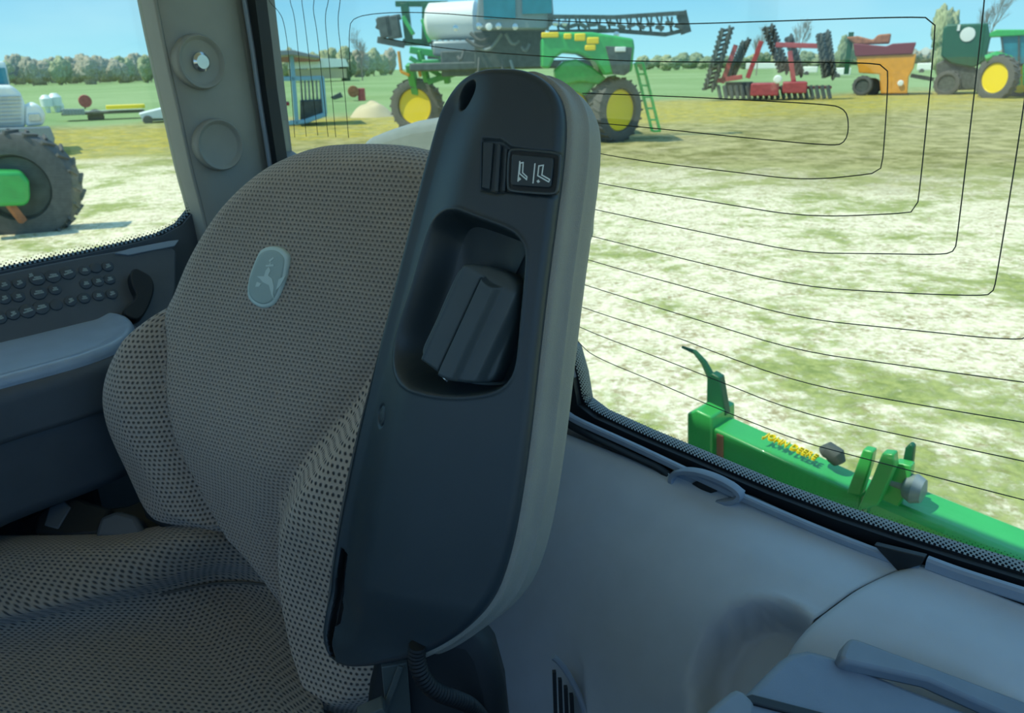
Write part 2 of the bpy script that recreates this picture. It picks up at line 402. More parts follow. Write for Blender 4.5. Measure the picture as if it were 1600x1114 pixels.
# heating wires, each on the inner face of the glass
W_ = [
 [(905, 146), (1050, 151), (1150, 156), (1296, 164), (1313, 170), (1321, 181), (1322, 208), (1315, 224), (1300, 229), (1150, 215), (1009, 200), (900, 190)],
 [(595, 60), (700, 78), (930, 94), (1050, 97), (1150, 97), (1362, 98), (1380, 104), (1385, 116), (1376, 255), (1371, 268), (1360, 273), (1255, 283), (1160, 272), (945, 246), (700, 190)],
 [(542, 110), (540, 50), (545, 24), (640, 17), (800, 30), (1000, 38), (1080, 37), (1200, 33), (1440, 25), (1455, 31), (1459, 43), (1432, 318), (1427, 330), (1414, 335), (1255, 341), (1130, 320), (940, 290), (700, 240)],
 [(1538, -60), (1536, 0), (1492, 380), (1488, 394), (1474, 400), (1360, 398), (1252, 397), (1130, 372), (935, 331), (800, 300)],
 [(1622, -60), (1602, 140), (1553, 445), (1548, 460), (1534, 465), (1400, 460), (1248, 450), (1100, 415), (930, 373), (800, 340)],
 [(1690, -60), (1660, 300), (1612, 525), (1590, 536), (1400, 516), (1245, 500), (1100, 459), (920, 410), (800, 370)],
 [(1690, 612), (1600, 601), (1400, 573), (1243, 551), (1100, 506), (912, 448), (800, 410)],
 [(1690, 678), (1600, 664), (1400, 630), (1245, 601), (1100, 548), (1060, 531), (908, 484), (800, 440)],
 [(1690, 745), (1600, 725), (1400, 682), (1240, 647), (1100, 590), (1030, 563), (905, 516), (860, 490)],
 [(1690, 808), (1600, 786), (1420, 739), (1322, 713), (1244, 692), (1100, 634), (1030, 603), (925, 560), (903, 541), (880, 510)],
]
for k in range(6):   # left-hand uprights of the outer loops
    t0 = [(412, -40), (447, -40), (466, -40), (486, -40), (510, -40), (528, -40)][k]
    a = [[(412, 0), (434, 20), (441, 45), (447, 90), (456, 215)], [(447, 0), (455, 22), (461, 78), (474, 214)], [(466, 0), (470, 25), (477, 80), (492, 212)],
         [(486, 0), (484, 15), (490, 45), (496, 100), (508, 214)], [(509, 0), (502, 25), (508, 80), (520, 215)], [(527, 0), (522, 32), (529, 88), (540, 216)]][k]
    W_.append([t0]+a)
for L in W_:
    q = dense(FR.pxs(L), 150, False, 2); m_ = MB(); m_.tube([FR.w(u, v, -.0055) for u, v in q], .00052, 5)
    struct(m_.build('heating_wire', 'wire', glass_o, local=False))
# black printed edge: solid band plus fading rows of dots
def frit(path, inward, name, parent, fr, band=.02, pitch=.0046, rows=7, h=-.0054, sgn=1, bandin=.0):
    d = dense(path, 400, False, 1); V = []; F = []
    tg = np.gradient(d, axis=0); nn = np.stack([-tg[:, 1], tg[:, 0]], 1); nn /= np.linalg.norm(nn, axis=1)[:, None]; nn *= sgn
    for i in range(len(d)-1):
        k = len(V); V += [fr.w(*(d[i]-nn[i]*band), h), fr.w(*(d[i+1]-nn[i+1]*band), h), fr.w(*(d[i+1]+nn[i+1]*bandin), h), fr.w(*(d[i]+nn[i]*bandin), h)]; F.append((k, k+1, k+2, k+3))
    s = np.r_[0, np.cumsum(np.linalg.norm(np.diff(d, axis=0), axis=1))]
    for r in range(rows):
        off = bandin+pitch*.5*(r+.5); sz = pitch*.5*(.98-.72*r/(rows-1)) if rows > 1 else pitch*.4
        for x in np.arange((r % 2)*pitch/2, s[-1], pitch):
            c = np.array([np.interp(x, s, d[:, 0]+nn[:, 0]*off), np.interp(x, s, d[:, 1]+nn[:, 1]*off)])
            i = min(int(np.searchsorted(s, x)), len(d)-1); tt = nrm(tg[i]); n2 = nn[i]; k = len(V)
            for a_ in range(8):
                q = c+(tt*math.cos(a_*math.pi/4)+n2*math.sin(a_*math.pi/4))*sz*.62; V.append(fr.w(q[0], q[1], h))
            F.append(tuple(range(k, k+8)))
    return struct(mobj(name, V, F, 'rubber', parent, smooth=False))
frit(wb[5:], 1, 'printed_edge', glass_o, FR, band=.024, bandin=.003)
frit(wl[::-1], 1, 'printed_edge', glass_o, FR, band=.01, bandin=.003, rows=5, sgn=1)
# black rubber seal at the left edge of the rear window, with a grey inner bead
sp = [(352, -60), (366, 0), (383, 90), (396, 165), (408, 236), (418, 300)]; sq = [(392, -60), (400, 10), (407, 64), (416, 140), (425, 200), (440, 300)]
a_, b_ = FR.pxs(sp, .02), FR.pxs(sq, .02)
m_ = MB()
for i in range(len(sp)-1):
    m_.prism([FR.w(*a_[i], .02), FR.w(*a_[i+1], .02), FR.w(*b_[i+1], .02), FR.w(*b_[i], .02)], -FR.N*.02)
seal = struct(m_.build('trim_1', 'rubber', None, local=False), 'black rubber seal along left edge of rear window')
m_ = MB(); m_.tube([FR.w(*(.42*a_[i]+.58*b_[i]), .023) for i in range(len(sp))], .0042, 8); struct(m_.build('seal_bead', 'trim_gray', seal, local=False))
# corner pillar: padded grey cover between the side window and the rear window
pl = [(212, -180), (226, -90), (240, 0), (262, 110), (284, 210), (302, 292), (318, 352), (335, 430)]
pr = [(352, -180), (364, -90), (374, 0), (388, 90), (400, 165), (410, 235), (420, 300), (432, 400)]
rows = []
for (x0, y0), (x1, y1) in zip(pl, pr):
    L = hit(x0, y0, cabp(0, TR+.03, 2), T); R = hit(x1, y1, cabp(AR-.025, 0, 2), A); R[2] = L[2] = (L[2]+R[2])/2
    M1 = (T-A)/math.sqrt(2)
    back = cabp(AR+.0, TR-.0, L[2]); row = [L-T*.05, L]
    for f_, bu in ((.06, .008), (.22, .016), (.5, .017), (.78, .016), (.94, .008)): row.append(L*(1-f_)+R*f_+M1*bu)
    row += [R, R+A*.05]; rows.append(row)
V, F, uv, _ = patch(rows, 6, 6)
pil = struct(mobj('trim_2', V, F, 'pillar_plastic', None), 'grey corner pillar cover with two round plugs'); solid(pil, .006, 0)
M1 = (T-A)/math.sqrt(2)
def plugat(x, y, r, bolt, nm):
    i_ = 2 if y < 150 else 4; M1 = nrm(np.cross(rows[i_+1][4]-rows[i_-1][4], rows[i_][7]-rows[i_][1])); M1 = M1 if M1@(CAM-rows[i_][4]) > 0 else -M1
    O_ = P(x, y, 1.0); 
    # depth of the cover at this pixel
    pc = [(rows[i][4]) for i in range(len(rows))]; best = min(pc, key=lambda p: abs(p[2]-hit(x, y, p, M1)[2]))
    c = hit(x, y, best, M1); m_ = MB()
    m_.lathe(c+M1*.0, M1, [(-.004, r*1.0), (.010, r), (.0155, r*.97), (.0165, r*.93), (.015, r*.86), (.0115, r*.80), (.0105, r*.75), (.0102, 0)], 48)
    pg = struct(m_.build(nm, 'pillar_plastic', pil, local=False, sharp=60))
    if bolt:
        m_ = MB(); m_.lathe(c+M1*.010, M1, [(0, .0145), (.005, .014), (.008, .010), (.008, 0)], 24); struct(m_.build('bolt', 'chrome', pg, local=False))
plugat(307, 97, .040, True, 'round_plug'); plugat(337, 226, .040, False, 'round_plug')
# right-hand side window and the wall below it
sb_px = [(-160, 458), (-40, 433), (60, 412), (140, 396), (215, 379), (255, 368), (285, 352), (303, 330), (312, 300)]
sb = FS.pxs(sb_px); g = MB()
sw = np.vstack([sb, [[sb[-1][0]+.04, .75]], [[-1.0, .75]], [[-1.0, sb[0][1]+.01]]])
g.prism([FS.w(u, v, -.006) for u, v in sw], -FS.N*.004); w2 = struct(g.build('window_2', 'glass', None, local=False), 'tinted side window on the left of the picture')
frit(sb, 1, 'printed_edge', w2, FS, band=.02, bandin=.001, rows=4, pitch=.0065)
b = MB(); lo = np.vstack([[[-1.0, sb[0][1]]], sb])
for p, q in zip(lo[:-1], lo[1:]):
    b.prism([FS.w(p[0], -.98, -.03), FS.w(q[0], -.98, -.03), FS.w(q[0], q[1], -.03), FS.w(p[0], p[1], -.03)], FS.N*.03)
b.prism([FS.w(sb[-1][0], -.98, -.03), FS.w(AR, -.98, -.03), FS.w(AR, .75, -.03), FS.w(sb[-1][0], .75, -.03)], FS.N*.03)
struct(b.build('wall_right', 'console_dark', None, local=False))
# unseen front wall, raised to block low light, and the unseen posts that carry the roof
struct(cabbox(AF-.03, AF, TR, TL, FLOORZ, FLOORZ+.98, 'wall_front', 'console_dark'))
struct(cabbox(AF, AR, TL-.03, TL, FLOORZ, FLOORZ+.86, 'light_block_left', 'console_dark'))  # unseen wall added to keep low light off the seat
struct(cabbox(AF-.03, AF+.04, TR-.03, TR+.04, FLOORZ, ROOFZ, 'trim_3', 'pillar_plastic'))
struct(cabbox(AF-.03, AF+.04, TL-.07, TL, FLOORZ, ROOFZ, 'trim_4', 'pillar_plastic'))
struct(cabbox(AR-.02, AR+.03, TL-.10, TL, FLOORZ, ROOFZ, 'trim_5', 'pillar_plastic'))
# ---------------------------------------------------------------- moulded panels under the rear window
ZB = 2+FR.px(1300, 808)[1]                              # height of the glass edge
def prof(t, k):
    """profile of the moulding: 0 at the gasket, growing down and into the cab; k is the distance down the profile"""
    f = np.clip((t+.55)/.36, 0, 1)                       # narrow slope at the left, deep shelf at the right
    pts = np.array([(AR-.015, ZB-.012), (AR-.03, ZB-.020), (AR-.055-.03*f, ZB-.062+.034*f), (AR-.09-.055*f, ZB-.13+.075*f), (AR-.125-.075*f, ZB-.23+.09*f), (AR-.15-.085*f, ZB-.36+.06*f), (AR-.165-.09*f, ZB-.6), (AR-.165-.09*f, FLOORZ+.02)])
    if t > -.152 and k > .3: pts[3:7] = [(AR-.125, ZB-.050), (AR-.150, ZB-.13), (AR-.155, ZB-.30), (AR-.16, ZB-.6)]
    s = np.linspace(0, 1, len(pts)); return np.interp(k, s, pts[:, 0]), np.interp(k, s, pts[:, 1])
def panel_pt(t, k, lift=0):
    a, z = prof(t, k); return cabp(a-lift*.6, t, z+lift*.8)
kk = [0, .14, .28, .43, .57, .71, .86, 1.0]
s0, s1 = -.150, -.205
def seam_t(k): return s0+(s1-s0)*min(1, (k/.40))**1.2
rowsA = []; rowsB = []
for k in kk:
    st = seam_t(k)
    rowsA.append([panel_pt(t, k) for t in np.linspace(-1.2, st-.010, 12)]+[panel_pt(st-.004, k, -.001), panel_pt(st-.0025, k, -.007), panel_pt(st-.002, k, -.02)])
    KB = True
    rowsB.append([panel_pt(st+.001, k, -.020), panel_pt(st+.0015, k, -.006), panel_pt(st+.005, k, .004), panel_pt(st+.014, k, .008), panel_pt(st+.04, k, .009)]+[panel_pt(t, k, .009) for t in np.linspace(st+.08, .40, 7)])
V, F, uv, _ = patch(rowsA, 12, 10)
cupc = hit(1185, 1062, cabp(.57, -.28, 1.93), nrm(-A*.6+Z*.8)); cn = nrm(-A*.6+Z*.8)
# nearest point of the moulding to the cup pixel ray
r_ = nrm(ray(1185, 1062)); dd = V-CAM; tproj = dd@r_; off = np.linalg.norm(dd-tproj[:, None]*r_, axis=1); cupc = V[np.argmin(off+np.where(tproj < .3, 9, 0))]
e1 = T; e2 = np.cross(cn, T); q = V-cupc; rr = np.sqrt(((q@e1)/.060)**2+((q@e2)/.072)**2)
V = V-np.outer(.045*sst((1.05-rr)/.20), cn)+np.outer(.002*np.exp(-((rr-1.1)/.07)**2), cn)
pa = struct(mobj('trim_6', V, F, 'panel_plastic', None), 'smooth grey moulding under rear window, left of seam, with a scooped cup'); solid(pa, .003, 0)
V, F, uv, _ = patch(rowsB, 10, 8); pb = struct(mobj('trim_7', V, F, 'panel_plastic', None), 'smooth grey moulding under rear window, right of seam'); solid(pb, .003, 0)
Fv = Frame(P(890, 1080, .86), nrm(CX-CZ*.2), CY)
m_ = MB(); m_.tube([Fv.w(*Fv.px(x, y), 0) for x, y in dense(np.array([(864, 1026), (876, 1036), (893, 1062), (908, 1092), (920, 1130), (930, 1180)], float), 30, False, 2)], .0035, 8); o = struct(m_.build('vent_rim', 'trim_gray', pa, local=False))
for k in range(4):
    m_ = MB(); m_.bar(Fv.w(*Fv.px(868+k*9, 1052+k*12), -.006), Fv.w(*Fv.px(872+k*9, 1180), -.006), .004, .008); struct(m_.build('vent_slat', 'rubber', pa, local=False))
# trim strip and gasket between glass and mouldings
FT = Frame(cabp(AR-.012, 0, ZB), T, Z)
def strip(name, pxs, wdt, th, m, parent=None, lab=None, h=0, n=80, closed=False):
    d = dense(FT.pxs(pxs), n, closed, 2); m_ = MB()
    if closed: d = np.vstack([d, d[:1]])
    tg = np.gradient(d, axis=0); nn = np.stack([-tg[:, 1], tg[:, 0]], 1); nn /= np.linalg.norm(nn, axis=1)[:, None]
    V = []; F = []
    prof_ = [(-.5, 0), (-.5, .7), (-.3, 1), (.3, 1), (.5, .7), (.5, 0)]
    for i in range(len(d)):
        for (x, y) in prof_: q = d[i]+nn[i]*x*wdt; V.append(FT.w(q[0], q[1], h+y*th))
    k = len(prof_)
    for i in range(len(d)-1):
        for j in range(k-1): F.append((i*k+j, i*k+j+1, (i+1)*k+j+1, (i+1)*k+j))
    F.append(tuple(range(k))); F.append(tuple(range((len(d)-1)*k, len(d)*k))[::-1])
    o = mobj(name, V, F, m, parent, smooth=True, sharp=40); fixn(o); return o
o_w = wb[6:]; tg = np.gradient(o_w, axis=0); nn = np.stack([-tg[:, 1], tg[:, 0]], 1); nn /= np.linalg.norm(nn, axis=1)[:, None]
V = []; F = []
for i in range(len(o_w)):
    for a_, h_ in ((.0005, -.006), (.0005, .003), (-.024, .003), (-.024, 0)): q = o_w[i]+nn[i]*a_; V.append(FR.w(q[0], q[1], h_))
for i in range(len(o_w)-1):
    for j in range(3): F.append((i*4+j, i*4+j+1, i*4+5+j, i*4+4+j))
struct(mobj('trim_11', V, F, 'rubber', None, smooth=False), 'black rubber seal along bottom of rear window')
st1 = struct(strip('trim_8', [(890, 644), (905, 655), (1000, 697), (1080, 735), (1180, 781), (1300, 832), (1380, 862), (1440, 884)], .0085, .006, 'trim_gray', h=.004), 'shiny grey trim strip along bottom of rear window')
st2 = struct(strip('trim_9', [(1452, 874), (1500, 892), (1560, 911), (1640, 936)], .0125, .007, 'trim_gray', h=.004), 'shiny grey trim strip at lower right of rear window')
gk = struct(strip('trim_10', [(880, 652), (900, 668), (1000, 715), (1040, 733), (1056, 752), (1080, 770), (1112, 782), (1148, 780), (1166, 774), (1182, 781), (1240, 808), (1320, 840), (1385, 866), (1424, 882), (1470, 893), (1540, 918), (1640, 952)], .0055, .009, 'rubber', h=0), 'black gasket line below the rear window trim')
m_ = MB(); pz = FT.pxs([(1372, 843), (1452, 862), (1446, 874), (1410, 884)]); m_.prism([FT.w(u, v, .012) for u, v in pz], -FT.N*.008); struct(m_.build('clip', 'rubber', gk, local=False, bev=.001))
# latch loop set into the strip
ring = [(1058, 738), (1066, 732), (1090, 731), (1118, 738), (1148, 752), (1166, 766), (1160, 776), (1136, 780), (1100, 775), (1070, 762), (1056, 748)]
lp = struct(strip('latch_loop', ring, .0072, .009, 'trim_gray', st1, h=.006, closed=True))
m_ = MB(); u_ = FT.pxs([(1086, 752), (1112, 739), (1122, 747), (1126, 764), (1112, 768)]); m_.prism([FT.w(u, v, .008) for u, v in u_], -FT.N*.006); struct(m_.build('latch_tongue', 'rubber', lp, local=False, bev=.001))
m_ = MB(); u_ = FT.pxs(ring); m_.prism([FT.w(u, v, .0045) for u, v in u_], -FT.N*.003); struct(m_.build('latch_plate', 'trim_gray', lp, local=False))
# ================================================================ DRIVER SEAT
sa = math.radians(27); tl = math.radians(10)
SB = np.array([math.sin(sa), math.cos(sa), 0]); SV = np.array([math.cos(sa), -math.sin(sa), 0])
UP = Z*math.cos(tl)+SB*math.sin(tl)
FB = Frame(P(450, 500, .84), SV, UP)
seat_loc = hit(300, 1000, (0, 0, FLOORZ), Z); 
seat = empty('driver_seat', cabp(.25, -.7, FLOORZ), 'grey-brown knitted cloth driver seat with its armrest folded upright', 'seat')
bo = [(700, 262), (655, 236), (605, 222), (550, 218), (500, 219), (460, 223), (420, 237), (382, 258), (346, 290), (312, 328), (285, 365), (264, 405), (251, 440), (240, 474), (216, 508), (200, 545), (191, 590), (190, 640), (196, 690), (210, 742), (228, 788), (262, 806), (300, 818), (345, 850), (395, 915), (430, 985), (455, 1060), (480, 1150), (600, 1150), (640, 900), (680, 600), (705, 400)]
bov = FB.pxs(bo)
seamL = dense(FB.pxs([(243, 480), (262, 530), (273, 590), (282, 640), (296, 700), (312, 750), (335, 822), (380, 900)]), 40, False, 2)
seamR = dense(FB.pxs([(600, 560), (560, 640), (500, 720), (462, 790), (447, 850), (444, 920), (456, 1000), (490, 1110)]), 40, False, 2)
polyL = FB.pxs([(243, 480), (262, 530), (273, 590), (282, 640), (296, 700), (312, 750), (335, 822), (150, 900), (120, 480)])
polyR = FB.pxs([(600, 560), (560, 640), (500, 720), (462, 790), (447, 850), (444, 920), (456, 1000), (490, 1110), (800, 1110), (800, 560)])
lum = FB.px(400, 700); topc = FB.px(500, 330)
def hback(p):
    h = np.zeros(len(p))
    dL = pdist(p, seamL); dR = pdist(p, seamR)
    h -= .011*np.exp(-(dL/.006)**2)+.010*np.exp(-(dR/.022)**2)
    h += .030*sst(-sdf(p, polyL)/.05+.2)*(sdf(p, polyL) < .02)
    h += .034*sst((-sdf(p, polyR)+.012)/.045)
    h += .030*np.exp(-(((p-lum)@np.array([.2, 1.]))/.10)**2)                # lumbar swell
    x = p[:, 0]-FB.px(430, 500)[0]; h -= .15*np.abs(x)**1.8*1.0             # wraps round the sitter's back
    h += .003*np.array([mnoise.noise(Vector((q[0]*9, q[1]*9, 1.3))) for q in p])
    return h
back = shell('backrest', FB, bov, (FB.px(480, 330), FB.px(500, 1000)), hback, 'seat_cloth', seat, Redge=.045, back=.11, N_=300, KR=90, taper=.06, smooth=2)
bm = back.data; 
# the bolsters are covered with a coarser knit: give those faces the second cloth
bm.materials.append(MT['bolster_cloth'])
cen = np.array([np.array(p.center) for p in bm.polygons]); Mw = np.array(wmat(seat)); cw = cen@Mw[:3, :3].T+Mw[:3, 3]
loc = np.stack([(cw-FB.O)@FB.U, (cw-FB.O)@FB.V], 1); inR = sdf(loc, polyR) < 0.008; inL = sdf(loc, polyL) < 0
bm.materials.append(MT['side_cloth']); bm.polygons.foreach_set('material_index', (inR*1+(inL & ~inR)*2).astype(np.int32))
# dark tube along the seam, its colour standing for crease shade
m_ = MB(); hs = hback(seamL); m_.tube([FB.w(*seamL[i], hs[i]-.0006) for i in range(7, len(seamL)-4)], .0012, 8); m_.build('seam', 'seam_shade', seat, local=False)
# woven badge with a leaping deer
bd = [(418, 386), (430, 384), (441, 387), (451, 396), (453, 405), (447, 440), (436, 468), (428, 478), (415, 482), (402, 478), (391, 468), (388, 455), (392, 430), (404, 400), (409, 391)]
cb = FB.px(420, 432); hb_ = float(hback(cb[None])[0])
FBB = Frame(FB.w(cb[0], cb[1], hb_+.0005), FB.U, FB.V, FB.N)
bdv = FBB.pxs(bd); e_ = .0
bspine = (FBB.px(432, 405), FBB.px(409, 460))
badge = shell('badge', FBB, bdv, bspine, lambda p: np.full(len(p), .0035)-0*p[:, 0], 'badge_light', seat, Redge=.0015, back=.02, N_=80, KR=10, smooth=1)
c0 = bdv.mean(0); shell('badge_field', FBB, c0+(bdv-c0)*.87, bspine, lambda p: np.full(len(p), .0042), 'badge_gray', badge, Redge=.0004, back=.002, N_=80, KR=8, smooth=1)
def dz(x, y): return (360+x/7.958, 360+y/7.958)
deer = [[dz(480, 450), dz(500, 500), dz(470, 560), dz(520, 600), dz(540, 700), dz(530, 790), dz(545, 870), dz(510, 790), dz(480, 680), dz(400, 640), dz(370, 600), dz(330, 570), dz(420, 570), dz(440, 500)],
        [dz(440, 430), dz(540, 420), dz(540, 445), dz(445, 450)], [dz(480, 370), dz(535, 330), dz(540, 350), dz(490, 395)], [dz(495, 395), dz(510, 395), dz(500, 425), dz(485, 425)],
        [dz(600, 610), dz(690, 560), dz(620, 690), dz(570, 740)], [dz(330, 640), dz(385, 660), dz(360, 700), dz(310, 700)]]
m_ = MB()
for d_ in deer: m_.prism([FBB.w(*FBB.px(x, y, .0045), .0042) for x, y in d_], FBB.N*.0006)
m_.build('deer_emblem', 'badge_light', badge, local=False)
# ---- seat cushion
def gz(x, y, z): return G(x, y, z)
zc = 1.80
ctr = [  # rows from the far side (tractor's right) to the near side; columns from the junction with the backrest forwards
 [(372, 800, 1.90), (300, 812, 1.915), (180, 832, 1.905), (60, 836, 1.90), (-160, 838, 1.89), (-420, 850, 1.87)],
 [(395, 835, 1.90), (310, 838, 1.925), (200, 856, 1.925), (60, 866, 1.925), (-150, 880, 1.915), (-440, 900, 1.88)],
 [(420, 880, 1.875), (330, 880, 1.885), (200, 915, 1.895), (60, 945, 1.90), (-150, 980, 1.89), (-460, 1010, 1.86)],
 [(440, 915, 1.845), (345, 905, 1.845), (205, 938, 1.865), (40, 972, 1.87), (-160, 1010, 1.86), (-480, 1050, 1.83)],
 [(470, 985, 1.815), (380, 975, 1.82), (245, 975, 1.835), (90, 1005, 1.85), (-120, 1060, 1.85), (-480, 1110, 1.82)],
 [(500, 1080, 1.79), (420, 1070, 1.80), (300, 1065, 1.815), (110, 1080, 1.845), (-90, 1140, 1.845), (-480, 1200, 1.81)],
 [(520, 1190, 1.78), (430, 1190, 1.79), (320, 1190, 1.805), (120, 1200, 1.84), (-80, 1260, 1.84), (-470, 1330, 1.80)],
 [(580, 1400, 1.79), (470, 1400, 1.80), (340, 1420, 1.80), (120, 1450, 1.82), (-100, 1500, 1.82), (-470, 1560, 1.79)],
]
C = [[gz(*q) for q in r] for r in ctr]
far = [c-SV*.02-Z*.10 for c in C[0]]; C = [far, [ (a*.5+b*.5)-SV*.010+Z*.012 for a, b in zip(far, C[0])]]+C
V, F, uv, _ = patch(C, 12, 12); cu = mobj('cushion', V, F, 'cushion_cloth_shaded', seat, uv=uv); solid(cu, .05, -1)
if sum(p.normal.z for p in cu.data.polygons) < 0: cu.data.flip_normals()
sm = dense(np.array([C[5][j] for j in range(6)]), 60, False, 2)
m_ = MB(); m_.tube([p-Z*.001 for p in sm], .0018, 8); m_.build('seam', 'seam_shade', seat, local=False)  # dark tube standing for the shade in the cushion groove
# pedestal and cushion base under the seat
m_ = MB(); cc = np.array(C[6][2])*.5+np.array(C[5][3])*.5; m_.box((cc[0]-.02, cc[1]-.08, FLOORZ+.16), (.34, .34, .32), (SV, SB, Z)); m_.build('pedestal', 'deep_black', seat, local=False, bev=.01)
# ================================================================ ARMREST (part of the seat), folded upright
th = math.radians(27)
aV = CX*math.cos(th)+CZ*math.sin(th); aU = -.20*CX-.975*CY-.10*CZ
FA = Frame(P(700, 560, .55), aV, aU)
sh_px = [(790, 108), (758, 110), (726, 121), (702, 140), (685, 166), (672, 200), (655, 252), (632, 340), (603, 450), (578, 540), (555, 625), (535, 705), (518, 785), (505, 862), (496, 935), (492, 985), (497, 1010), (512, 1032), (540, 1044), (598, 1039), (650, 1028), (700, 1004), (740, 972), (768, 936), (786, 890), (801, 830), (815, 745), (826, 660), (837, 560), (851, 440), (866, 330), (876, 255), (880, 200), (877, 163), (864, 136), (842, 118), (815, 109)]
shv = np.array([FA.px(x, y, -.006-.012*sst((730-(y-108)*.2-x+60)/120)-.004*sst((y-960)/60)) for x, y in sh_px])
def recpx(L): return np.array([FA.px(x, y, -.001-.008*sst((690-x+(y-330)*-.12+40)/90)) for x, y in L])
rec = dense(recpx([(698, 327), (680, 333), (666, 345), (655, 372), (648, 395), (640, 422), (630, 452), (611, 500), (602, 528), (602, 560), (612, 584), (636, 604), (668, 615), (710, 620), (752, 617), (780, 609), (798, 592), (806, 565), (810, 521), (818, 441), (822, 395), (815, 375), (798, 360), (764, 347), (735, 336), (716, 328)]), 90, True, 2)
recin = dense(FA.pxs([(712, 352), (700, 356), (694, 372), (672, 430), (650, 495), (636, 540), (636, 565), (650, 584), (680, 596), (720, 601), (765, 597), (786, 585), (793, 560), (799, 500), (806, 430), (806, 396), (796, 380), (765, 366), (730, 355)], 0), 90, True, 2)
dim = dense(FA.pxs([(706, 169), (707, 149), (722, 131), (740, 124), (748, 128), (745, 143), (734, 157), (720, 170)], -.007), 40, True, 2)
slot = FA.pxs([(515, 862), (529, 873), (525, 923), (521, 944), (527, 954), (525, 978), (515, 982), (513, 1010), (522, 1034), (508, 1030), (501, 1000), (504, 940)], -.0155)
swr = FA.pxs([(752, 217), (782, 218), (800, 231), (842, 236), (878, 239), (873, 306), (835, 304), (796, 300), (775, 303), (751, 297)])
swl = FA.pxs([(752, 219), (776, 220), (769, 300), (750, 296)])
stepL = FA.pxs([(900, 60), (893, 330), (858, 440), (845, 560), (833, 660), (820, 745), (806, 830), (770, 985), (1000, 985), (1000, 60)])
left = FA.pxs([(690, 160), (672, 200), (655, 252), (603, 450), (555, 625), (518, 785), (496, 935)])
mid1 = FA.pxs([(690, 640), (668, 740), (655, 900), (640, 1010)])
screw = FA.px(586, 651, -.010)
def hshell(p):
    h = np.zeros(len(p))
    d = pdist(p, left); h -= .013*(1-sst(d/.045)**.8)                          # rounded-off inner edge
    vv = (p[:, 1]-FA.px(700, 700)[1]); cx_ = p[:, 0]-np.interp(p[:, 1], [FA.px(780, 200)[1], FA.px(620, 1000)[1]], [FA.px(780, 200)[0], FA.px(620, 1000)[0]])
    h -= np.where(cx_ < 0, 2.2, .9)*np.abs(cx_)**2.0
    h -= .006*sst((p[:, 1]-FA.px(640, 930)[1])/.05)
    s = sdf(p, stepL); h -= .0012*sst(-s/.002+.5)
    s = sdf(p, rec); si = sdf(p, recin)
    f_ = np.where(s < 0, sst(np.where(si <= 0, 1.0, (-s)/(np.abs(s)+np.maximum(si, 1e-6)))), 0); h -= .034*f_**.8
    h += .0007*np.exp(-((s-.0012)/.0012)**2)
    s = sdf(p, dim); h -= .012*sst((-s)/.005)
    s = sdf(p, slot); h -= .010*sst(-s/.0012+.3)
    s = sdf(p, swr); h -= .0028*sst(-s/.0012+.5)
    r = np.linalg.norm((p-screw)*np.array([1, .72]), axis=1); h -= .0016*np.exp(-((r-.0058)/.0007)**2)
    h -= .0006*np.exp(-((r-.0036)/.0005)**2)*(p[:, 0] > screw[0]-.002)
    return h
arm = shell('armrest', FA, shv, (FA.px(780, 190), FA.px(610, 960)), hshell, 'black_plastic', seat, Redge=.006, back=.020, N_=900, KR=150, smooth=2)
tag(arm, 'black plastic armrest folded upright')
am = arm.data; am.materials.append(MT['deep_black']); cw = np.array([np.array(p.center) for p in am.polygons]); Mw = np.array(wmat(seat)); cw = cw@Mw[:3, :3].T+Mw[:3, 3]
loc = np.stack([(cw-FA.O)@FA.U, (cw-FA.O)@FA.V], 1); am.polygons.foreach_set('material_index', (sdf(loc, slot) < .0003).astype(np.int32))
# slot faces above are coloured black to stand for shade inside it
# padded top of the armrest: grey vinyl body behind the shell
hp = -.012
pd_px = [(842, 116), (870, 112), (884, 119), (868, 140)]
# cross-section offsets: the pad is the shell outline swept backwards, with a raised ridge and a rounded outer face
o_ = dense(shv, 420, True, 2)
cen_ = np.array([FA.px(780, 190), FA.px(610, 960)])
def padring(grow, h):
    e = cen_[1]-cen_[0]; t = np.clip(((o_-cen_[0])@e)/(e@e), 0, 1); c = cen_[0]+t[:, None]*e; d = o_-c; L = np.linalg.norm(d, axis=1)[:, None]
    # left side stays flush so the pad never shows past the shell there
    rt = sst((d[:, 0:1]/np.maximum(L, 1e-9)+.2)/.7)
    return FA.ws(c+d*(1+grow*rt/np.maximum(L, .02))*(1-.03*(1-rt)), h-.003-.016*(1-rt[:, 0]))
prof_p = [(-.010, -.009), (-.001, -.010), (.0028, -.0115), (.0038, -.014), (.0038, -.020), (.0042, -.028), (.0060, -.0315), (.0074, -.033), (.0074, -.0345), (.0064, -.036), (.0068, -.042), (.0068, -.054), (.0050, -.063), (.000, -.071), (-.007, -.075), (-.02, -.076)]
V = np.vstack([padring(g_, h_) for g_, h_ in prof_p]); n = len(o_); F = []
for i in range(len(prof_p)-1):
    F += [(i*n+j, i*n+(j+1) % n, (i+1)*n+(j+1) % n, (i+1)*n+j) for j in range(n)]
V = np.vstack([V, V[-n:].mean(0)[None]]); F += [((len(prof_p)-1)*n+j, (len(prof_p)-1)*n+(j+1) % n, len(V)-1) for j in range(n)]
pad = fixn(mobj('armrest_pad', V, F, 'pad_vinyl', arm)); tag(pad, 'grey textured vinyl armrest pad')
m_ = MB(); r1 = padring(.0062, -.0375); k0, k1 = 0, len(r1)
